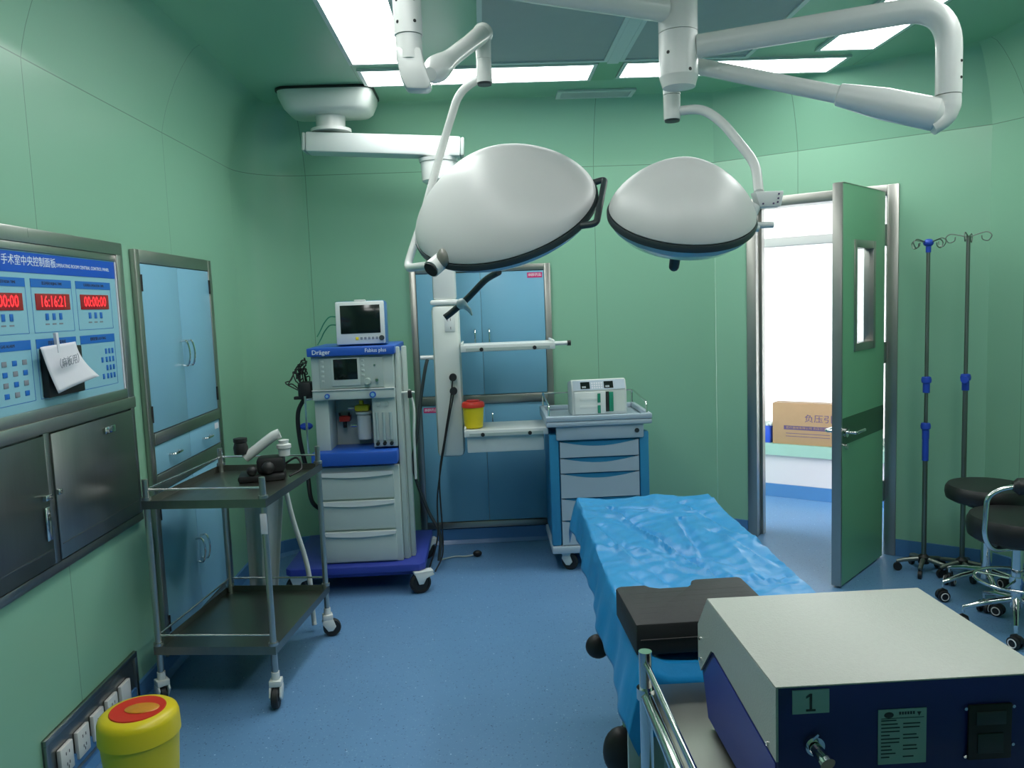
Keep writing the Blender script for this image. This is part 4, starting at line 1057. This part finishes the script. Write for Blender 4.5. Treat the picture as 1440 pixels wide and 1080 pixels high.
# ------------------------------------------------------------------ operating table
t = empty('operating_table', (.580, 2.30, 0), 'operating table under the blue drape, pedestal and side rail partly showing', 'operating table', rz=-.02)
x0, x1, y0, y1 = -.243, .245, -.648, .86
mb = MB(); mb.box(-.10, .22, -.40, .50, .02, .11, .02); mb.build('base', M['machine'], t)
mb = MB(); mb.box(-.12, .12, -.10, .20, .1105, .60, .02); mb.build('column', M['machine'], t)
mb = MB(); mb.box(x0, x1, y0, y1, .60, .67, .01); mb.build('table_frame', M['steeld'], t)
mb = MB(); mb.box(x0, x1, y0, y1, .6705, .742, .02); mb.build('mattress', M['leather'], t)
mb = MB(); mb.box(x0 - .022, x0 - .010, y0 + .02, y1 - .05, .625, .655, .002); mb.build('side_rail', M['chrome'], t)
mb = MB(); mb.sphere((x0 - .045, -.10, .555), .036, (1, .7, 1)); mb.cyl((x0 - .01, -.10, .555), (x0 + .03, -.10, .61), .01); mb.build('clamp_knob', M['black'], t)
mb = MB(); mb.sphere((x0 - .035, -.45, .44), .055, (.8, .6, 1.15)); mb.build('hand_wheel', M['black'], t)
mb = MB(); mb.tube(smooth_path([(x0 + .0, -.42, .60), (x0 - .025, -.42, .56), (x0 - .02, -.44, .50), (x0 - .01, -.45, .45)], 6), .010, 8); mb.build('lever', M['chrome'], t)
mb = MB(); mb.prism([(x0 - .045, .645), (x0 - .03, .655), (x0 + .03, .60), (x0 + .04, .10), (x0 - .05, .10), (x0 - .048, .62)], -.67, -.655, 'y', bev=.003); mb.build('end_bracket', M['machine'], t)
for (x, y) in ((-.06, -.35), (.18, -.35), (-.06, .45), (.18, .45)):
    mb = MB(); mb.cyl((x, y, 0), (x, y, .02), .03); mb.build('foot', M['black'], t)
# drape
mb = MB(); NX, NY = 110, 200
rnd = random.Random(11)
creases = [((.40, 2.95), (.62, 2.02), .011), ((.33, 2.7), (.42, 2.2), .006), ((.62, 2.75), (.60, 2.3), .008), ((.70, 2.60), (.80, 2.2), .006), ((.36, 2.2), (.43, 1.95), .006), ((.5, 2.02), (.82, 2.12), .008),
           ((.45, 2.9), (.75, 2.8), .005), ((.5, 2.45), (.78, 2.05), .005), ((.34, 2.45), (.52, 2.35), .004), ((.37, 2.1), (.38, 1.8), .006), ((.68, 2.98), (.78, 2.5), .006), ((.42, 2.3), (.47, 2.0), .005)]
def dn(x, y):
    z = .002 * math.sin(x * 19 + y * 7 + 2 * math.sin(y * 3)) + .003 * math.sin(y * 13 - x * 23) + .0012 * math.sin(x * 61 + y * 37 + 3 * math.sin(x * 11)) + .001 * math.sin(y * 83 - x * 47)
    for (ax, ay, ox, amp, wd) in ((4.2, 1.5, 1.3, .008, .13), (2.2, 4.5, 4.7, .0035, .12), (8, 3, 8.1, .0022, .14), (14, 11, 2.2, .0012, .2)):
        n_ = noise.noise(V((x * ax + y * .8 + ox, y * ay - x * .9, ox)))
        z += amp * max(0, 1 - abs(n_) / wd) ** 1.5
    for (a, b, h) in creases:
        A, B = V(a), V(b); P = V((x, y)); d = B - A; u = max(0, min(1, (P - A).dot(d) / d.length_squared))
        r = (P - A - d * u); s_ = (d.x * r.y - d.y * r.x) / d.length
        h *= 1.5; z += h * math.exp(-(r.length / .011) ** 2) * (math.sin(PI * min(1, max(0, .1 + .8 * u)))) - h * .8 * math.exp(-((s_ - .022) / .016) ** 2) * (1 if 0 < u < 1 else 0)
    return z
xe0, xe1 = .312, .832
rows = []
for j in range(NY + 1):
    v = j / NY; y = 1.635 + (3.055 - 1.635) * v
    row = []
    # left hang length varies along the table
    hang = .125 + .020 * math.sin(v * 5 + .6) - (.10 * (1 - v / .12) if v < .12 else 0) 
    drop = max(0, .12 - v) / .12 * .17 if v < .12 else 0
    y = 1.635 + (3.19 - 1.635) * max(0, (v - .12) / .88)
    for i in range(NX + 1):
        s_ = i / NX * (xe1 - xe0 + hang + .16) - hang        # arc coordinate; <0 = left hang
        top = .766
        if s_ < 0:
            q = -s_; e = min(q / .03, 1)
            x = xe0 - .012 * e - .22 * max(0, q - .02) + .007 * math.sin(y * 14) * min(1, q / .08) + .003 * math.sin(y * 43 + 1)* min(1, q / .08)
            z = top - .008 * e * e - max(0, q - .012) * .97
            z += dn(xe0, y) * (1 - e)
        elif s_ > xe1 - xe0:
            q = s_ - (xe1 - xe0); x = xe1 + .010 * min(q / .03, 1) + .15 * max(0, q - .02) + .006 * math.sin(y * 19) * min(1, q / .08); z = top - .006 - max(0, q - .012) * .97 + dn(xe1, y) * (1 - min(q / .03, 1))
        else:
            x = xe0 + s_; z = top + dn(x, y) + .002
        yy = y
        if v > .93:
            w_ = (v - .93) / .07; z -= .10 * w_ * w_; yy = min(y, 3.19)
        if drop: z -= drop * .97; yy -= .022 * min(1, drop / .03) - .0
        c_, s2 = math.cos(-.02), math.sin(-.02); ox, oy = x - .312, yy - 1.635
        row.append(mb.bm.verts.new((.312 + ox * c_ - oy * s2, 1.635 + ox * s2 + oy * c_, z)))
    rows.append(row)
for j in range(NY):
    for i in range(NX):
        f = mb.bm.faces.new((rows[j][i], rows[j][i + 1], rows[j + 1][i + 1], rows[j + 1][i])); f.smooth = True
dr = mb.build('surgical_drape', M['drape']); dr.modifiers.new('t', 'SOLIDIFY').thickness = .0015
tag(dr, 'crinkled bright blue drape spread over the operating table', 'drape')

t = empty('foam_headrest', (.455, 1.762, .782), 'black ribbed foam cushion with a notch lying on the near end of the blue drape', 'cushion', rz=.03)
def cushion_poly():
    hx, y0, y1 = .160, -.118, .118
    pts = [(-hx, y0), (hx, y0), (hx, y1 + .012), (hx - .010, y1 + .02), (.045, y1 + .02), (.032, y1 + .012), (.026, y1 - .012), (.012, y1 - .026),
           (-.055, y1 - .026), (-.075, y1 - .016), (-.085, y1), (-hx + .012, y1), (-hx, y1 - .01)]
    return pts
mb = MB(); mb.prism(cushion_poly(), 0, .072, 'z', bev=.016); c_ = mb.build('cushion_body', M['blackm'], t)
for k in range(6):
    mb = MB(); y = -.09 + k * .03; mb.tube([(-.143, y, .0712), (.143, y + .002, .0712)], .0012, 6); mb.build('rib', M['blackm'], t)
mb = MB(); mb.tube([(-.150, -.1185, .036), (.150, -.1185, .036)], .002, 6); mb.build('seam', M['black'], t)

# ------------------------------------------------------------------ front trolley with the electrosurgical unit
t = empty('instrument_trolley', (.585, 1.27, 0), 'stainless steel trolley with corner posts carrying the grey topped unit at the bottom right', 'trolley')
hx, hy = .285, .30
for sx, sy in ((-1, -1), (1, -1), (1, 1), (-1, 1)):
    mb = MB(); mb.cyl((sx * hx, sy * hy - .02, .12), (sx * hx, sy * hy - .02, .835), .0135, n=24)
    mb.cyl((sx * hx, sy * hy - .02, .735), (sx * hx, sy * hy - .02, .758), .019, n=24)
    mb.build('post', M['chrome'], t)
    caster(t, sx * hx, sy * hy - .02, .4 + sx)
for nm, z in (('top_shelf', .742), ('lower_shelf', .22)):
    mb = MB(); mb.box(-hx + .012, hx - .012, -hy, hy + .01, z, z + .006, .002); mb.build(nm, M['tray'], t)
mb = MB()
for sx in (-1, 1):
    mb.cyl((sx * hx, -hy - .01, .812), (sx * hx, hy - .03, .812), .006, n=14)
    mb.cyl((sx * hx, -hy - .01, .742), (sx * hx, hy - .03, .742), .013, n=18)
mb.cyl((-hx + .01, -hy - .02, .812), (hx - .01, -hy - .02, .812), .006, n=14)
mb.build('rail', M['chrome'], t)

t = empty('electrosurgical_unit', (.585, 1.06, .7485), 'boxy unit with light grey textured top and navy back panel on the front trolley', 'electrosurgical unit', rz=.005)
hw = .197; zt = .2515
prof = [(0, .03), (0, zt), (.338, zt), (.405, .175), (.405, .105), (.36, .03)]
mb = MB(); mb.prism([(.003, .012), (.003, zt - .004), (.334, zt - .004), (.40, .172), (.40, .107), (.355, .012)], -hw + .004, hw - .004, 'x', bev=.002); mb.build('chassis', M['navy'], t)
mb = MB()
mb.prism([(-.002, zt - .003), (-.002, zt), (.338, zt), (.405, .176), (.405, .17), (.336, zt - .003)], -hw, hw, 'x', bev=.0012)
for sx in (-1, 1):
    mb.prism([(-.002, .14), (-.002, zt - .0031), (.336, zt - .0031), (.404, .173), (.404, .105), (.388, .09), (.318, .16), (.30, .165)], sx * (hw - .0035), sx * hw, 'x')
mb.build('cover', M['boxtop'], t)
mb = MB()
for sx in (-1, 1):
    mb = MB(); mb.prism([(.008, .018), (.008, .132), (.30, .155), (.312, .15), (.375, .088), (.345, .018)], sx * (hw - .0035), sx * (hw - .002), 'x')
    mb.build('side_panel', M['iris'], t, 'violet blue side panel')
mb = MB()
for y, z in ((.385, .155), (.385, .115), (.03, .150)): mb.cyl((-hw, y, z), (-hw - .003, y, z), .0035, n=10)
mb.build('screw', M['chrome'], t)
FB = -.0006
mb = MB(); mb.box(-.172, -.119, .001, .0025, .208, .243); lb = mb.build('number_label', M['label'], t, 'pale label with the number 1')
mb = MB(); mb.prism([(-.1475, .214), (-.1475, .2335), (-.1525, .2305), (-.1525, .2335), (-.1470, .2375), (-.1440, .2375), (-.1440, .214)], .0003, .0009, 'y'); mb.box(-.1525, -.139, .0003, .0009, .2115, .2145); mb.build('digit', M['ink'], lb)
mb = MB(); mb.box(-.048, .022, .001, .0025, .125, .207); lb = mb.build('rating_plate', M['label'], t, 'pale printed rating plate')
mb = MB(); mb.sphere((-.033, .0005, .199), .005, (1.4, .1, .9))
mb.prism([(.008, .202), (.014, .202), (.011, .196)], .0004, .001, 'y')
for k in range(6): mb.box(-.018 + .004 * k, -.0155 + .004 * k, .0004, .001, .199, .203)
r3 = random.Random(5)
for k in range(11):
    z = .190 - k * .0055
    for q in range(2 if k % 3 else 1):
        a = -.044 + q * .032; mb.box(a, a + .012 + r3.random() * .016, .0004, .001, z, z + .0016)
mb.box(-.044, .018, .0004, .001, .1935, .1942)
mb.build('plate_print', M['ink'], lb)
mb = MB(); mb.cyl((-.142, .0025, .162), (-.142, -.006, .162), .014, n=24); mb.cyl((-.142, -.006, .16), (-.138, -.03, .155), .009, n=20); mb.cyl((-.138, -.03, .155), (-.137, -.036, .153), .011, n=20); mb.tube([(-.145, -.004, .172), (-.138, -.008, .182)], .0025, 6); mb.build('connector', M['chrome'], t)
mb = MB(); mb.box(.082, .146, -.002, .0025, .125, .208, .002); sk_ = mb.build('power_inlet', M['black'], t)
mb = MB(); mb.box(.092, .136, -.004, -.0021, .178, .198, .001); mb.box(.095, .133, -.0035, -.0021, .135, .165, .001); mb.build('inlet_socket', M['rim'], sk_)
mb = MB()
for x, z in ((.079, .202), (.149, .202), (.079, .13), (.149, .145)): mb.cyl((x, .0025, z), (x, -.0005, z), .0025, n=8)
mb.build('screw', M['chrome'], t)
for sx in (-1, 1):
    for y in (.03, .33):
        mb = MB(); mb.cyl((sx * (hw - .03), y, 0), (sx * (hw - .03), y, .0118), .012); mb.build('foot', M['black'], t)

# ------------------------------------------------------------------ infusion stands
def iv_stand(loc, h, knobs, label, head, rz=0, nleg=5):
    t = empty('infusion_stand', loc, label, 'infusion stand', rz=rz)
    zk = knobs[-1]
    mb = MB(); mb.cyl((0, 0, .06), (0, 0, zk), .0125, n=14); mb.build('lower_pole', M['pole'], t)
    mb = MB(); mb.cyl((0, 0, zk), (0, 0, h), .0095, n=14); mb.build('upper_pole', M['pole'], t)
    for k, z in enumerate(knobs):
        mb = MB()
        mb.cyl((0, 0, z - .05), (0, 0, z + .005), .018, n=18); mb.lathe([(.012, 0), (.024, .004), (.026, .02), (.022, .035), (.012, .038)], 20, c=(0, 0, z))
        if head == 'bar': mb.cyl((0, 0, z + .01), (-.045, -.02, z + .01), .016, .019, n=14)
        mb.build('clamp_knob', M['ivblue'], t)
    if head == 'hub':
        mb = MB(); mb.sphere((0, 0, h + .0), .026, (1, 1, .8)); mb.cyl((0, 0, h - .05), (0, 0, h), .013); mb.build('hook_hub', M['ivblue'], t)
    for k in range(4):
        a = k * PI / 2 + .35; d = V((math.cos(a), math.sin(a), 0)); c = V((0, 0, h + (.0 if head == 'hub' else -.005)))
        s_ = V((-d.y, d.x, 0))
        pts = [c + d * .012, c + d * .05 + V((0, 0, .012)), c + d * .085 + V((0, 0, .018)), c + d * .105 + V((0, 0, 0)), c + d * .09 + V((0, 0, -.025)), c + d * .065 + V((0, 0, -.018)), c + d * .06 + V((0, 0, .002))]
        mb = MB(); mb.tube(smooth_path(pts, 5), .0028, 7); mb.build('hook', M['pole'], t)
    for k in range(nleg):
        a = 2 * PI * k / nleg + .3; d = V((math.cos(a), math.sin(a), 0))
        mb = MB(); mb.tube([V((0, 0, .075)) + d * .01, d * .10 + V((0, 0, .062)), d * .135 + V((0, 0, .052))], [.013, .012, .010], 10); l = mb.build('leg', M['pole'], t)
        mb = MB(); mb.cyl(d * .130 + V((-d.y, d.x, 0)) * -.009 + V((0, 0, .022)), d * .130 + V((-d.y, d.x, 0)) * .009 + V((0, 0, .022)), .022, n=18); mb.cyl(d * .130 + V((0, 0, .03)), d * .130 + V((0, 0, .052)), .007, n=8); mb.build('wheel', M['black'], l)
    mb = MB(); mb.lathe([(.0, .05), (.028, .05), (.03, .085), (.014, .10), (0, .10)], 20); mb.build('leg_hub', M['black'], t)
    if head == 'hub':
        mb = MB(); mb.cyl((0, 0, zk - .17), (0, 0, zk - .03), .0165, n=16); mb.build('sleeve', M['ivblue'], t, 'dark blue sleeve')
    return t
iv_stand((2.355, 4.17, 0), 1.785, [1.04, .79], 'infusion stand with round blue hook hub on top, nearer the door', 'hub')
iv_stand((2.52, 4.09, 0), 1.81, [1.055], 'infusion stand with plain hook bar and one large blue knob, by the right corner', 'bar', rz=.5)

# ------------------------------------------------------------------ stools
def stool(loc, rz, seat_z, seat_r, seat_h, label, back):
    t = empty('rolling_stool', loc, label, 'stool', rz=rz)
    n5 = 5; rr = .215
    for k in range(n5):
        a = 2 * PI * k / n5 + .25; d = V((math.cos(a), math.sin(a), 0)); sd = V((-d.y, d.x, 0))
        mb = MB(); mb.tube([d * .02 + V((0, 0, .145)), d * .12 + V((0, 0, .125)), d * rr + V((0, 0, .095)), d * rr + V((0, 0, .07))], [.015, .013, .010, .008], 12); l = mb.build('leg', M['chrome'], t)
        cc = Matrix.Translation(d * rr) @ Matrix.Rotation(a + 1.1 + k, 4, 'Z')
        mb = MB(); mb.prism([(-.028, .03), (-.022, .055), (0, .066), (.022, .055), (.028, .03)], -.006, .006, 'y', M=cc, bev=.002)
        for s_ in (-1, 1): mb.lathe([(0, -.009), (.016, -.009), (.027, -.007), (.027, .007), (.016, .009), (0, .009)], 22, M=cc @ Matrix.Translation((0, s_ * .016, .027)) @ Matrix.Rotation(PI / 2, 4, 'X'))
        mb.build('caster', M['black'], l)
        for s_ in (-1, 1):
            mb = MB(); mb.tube([V((.018 * math.cos(q), s_ * .0255, .027 + .018 * math.sin(q))) for q in [i * PI / 8 for i in range(16)]], .0026, 6, closed=True, M=cc)
            mb.build('wheel_ring', M['socket'], l)
    mb = MB(); mb.cyl((0, 0, .11), (0, 0, .16), .027, n=24); mb.cyl((0, 0, .16), (0, 0, seat_z - seat_h - .03), .024, .022, 24); mb.build('gas_lift', M['chrome'], t)
    mb = MB(); mb.box(-.08, .08, -.05, .05, seat_z - seat_h - .03, seat_z - seat_h - .008, .006); mb.tube([(.05, .0, seat_z - seat_h - .018), (.12, .02, seat_z - seat_h - .06), (.17, .03, seat_z - seat_h - .075)], [.006, .006, .010], 8); mb.build('seat_plate', M['black'], t)
    r, h = seat_r, seat_h
    mb = MB(); mb.lathe([(0, -h), (r * .85, -h), (r * .97, -h * .85), (r, -h * .55), (r * .985, -h * .25), (r * .93, -h * .06), (r * .8, -.002), (0, 0)], 48, c=(0, 0, seat_z)); mb.build('seat', M['leather'], t)
    if back:
        zz = seat_z - seat_h
        mb = MB(); mb.tube(bend_path([(-.04, -.05, zz - .02), (-.20, -.09, zz - .005), (-.245, -.10, zz + .06), (-.235, -.10, seat_z + .12), (-.185, -.12, seat_z + .155), (-.135, -.14, seat_z + .165)], .05, 6), .011, 12); mb.build('back_tube', M['chrome'], t)
        mb = MB(); mb.tube(smooth_path([(-.145, -.136, seat_z + .165), (-.04, -.18, seat_z + .17), (.08, -.165, seat_z + .17), (.17, -.08, seat_z + .17)], 6), [.02] + [.037] * 17 + [.02], 18); mb.build('back_pad', M['leather'], t)
        mb = MB(); R_ = .165; mb.tube([(R_ * math.cos(q), R_ * math.sin(q), .235) for q in [i * PI / 20 for i in range(40)]], .0075, 10, closed=True)
        for k in range(4):
            q = k * PI / 2 + .6; mb.cyl((.02 * math.cos(q), .02 * math.sin(q), .235), (R_ * math.cos(q), R_ * math.sin(q), .235), .006, n=8)
        mb.cyl((0, 0, .22), (0, 0, .25), .03, n=20)
        mb.build('foot_ring', M['chrome'], t)
    return t
stool((2.435, 3.75, 0), .35, .583, .19, .085, 'round black rolling stool without a backrest, the one further back', False)
stool((2.335, 3.38, 0), .1, .535, .205, .115, 'black rolling stool with chrome foot ring and padded back tube at the right edge', True)

# ------------------------------------------------------------------ things on the corridor sill
cz = wz0 + .0125
t = empty('carton', MD @ V((-.74, CY + .045, cz)), 'brown cardboard carton with purple print on the sill of the corridor window', 'carton', rz=math.atan2(RD.y, RD.x))
mb = MB(); mb.box(-.30, .30, -.045, .085, 0, .31, .003); mb.build('box', M['carton'], t)
mb = MB(); mb.box(-.30, .30, .0, .04, .3102, .3108); mb.build('tape', mat('tan packing tape', srgb(176, 146, 110), .4), t)
text('负压引流', .062, (-.065, -.0456, .198), FRONT, M['purple'], t, sx=1.1)
mb = MB(); mb.box(-.215, .26, -.0458, -.0452, .112, .142); b_ = mb.build('print_band', M['purple'], t)
text('医疗器械有限公司 负压引流装置', .020, (-.20, -.0461, .127), FRONT, M['carton'], b_, sx=1.2)
mb = MB()
for k in range(2): mb.box(-.20, .12, -.0456, -.0452, .082 - k * .022, .086 - k * .022)
mb.build('small_print', M['purple'], t)
t = empty('plastic_bag', MD @ V((-1.10, CY + .06, cz)), 'royal blue plastic bag on the corridor sill left of the carton', 'bag', rz=math.atan2(RD.y, RD.x))
mb = MB()
loft(mb, [(rrect(.045, -.05, .05, .02), 0), (rrect(.050, -.055, .055, .02), .04), (rrect(.048, -.05, .05, .02), .10), (rrect(.044, -.04, .042, .02), .125)])
mb.build('bag_body', M['ivblue'], t)
mb = MB()
for i in range(9): mb.sphere((-.035 + .009 * i, .01 * math.sin(i * 2.1), .128 + .014 * abs(math.sin(i * 1.3))), .018)
mb.build('crumpled_top', M['whitep'], t, 'white crumpled paper on top')

# ------------------------------------------------------------------ light and camera
w = bpy.data.worlds.new('day'); S.world = w; w.use_nodes = True
bg = w.node_tree.nodes['Background']; bg.inputs['Color'].default_value = (.95, .98, 1, 1); bg.inputs['Strength'].default_value = 8.5

cam = bpy.data.cameras.new('camera'); co = bpy.data.objects.new('camera', cam); COL.objects.link(co)
cam.sensor_fit = 'HORIZONTAL'; cam.sensor_width = 36; cam.lens = 36 * 1120 / 1440; cam.clip_start = .02
RW = [(0.9986735, -0.0406527, 0.0316016), (-0.0355146, -0.0994409, 0.9944095), (-0.0372830, -0.9942127, -0.1007528)]
# rows: world axes written in image coordinates (right, down, forward)
Rm = Matrix(RW)
cr = Rm @ V((1, 0, 0)); cu_ = Rm @ V((0, -1, 0)); cb = Rm @ V((0, 0, -1))
co.matrix_world = Matrix(((cr.x, cu_.x, cb.x, 0), (cr.y, cu_.y, cb.y, 0), (cr.z, cu_.z, cb.z, 1.55), (0, 0, 0, 1)))
S.camera = co
S.view_settings.view_transform = 'Standard'; S.view_settings.look = 'None'
S.view_settings.exposure = 0; S.view_settings.gamma = 1; S.view_settings.use_curve_mapping = False
S.cycles.max_bounces = 10; S.cycles.diffuse_bounces = 6; S.cycles.transmission_bounces = 8
S.cycles.sample_clamp_indirect = 6; S.cycles.caustics_reflective = False; S.cycles.caustics_refractive = False
S.cycles.use_denoising = True
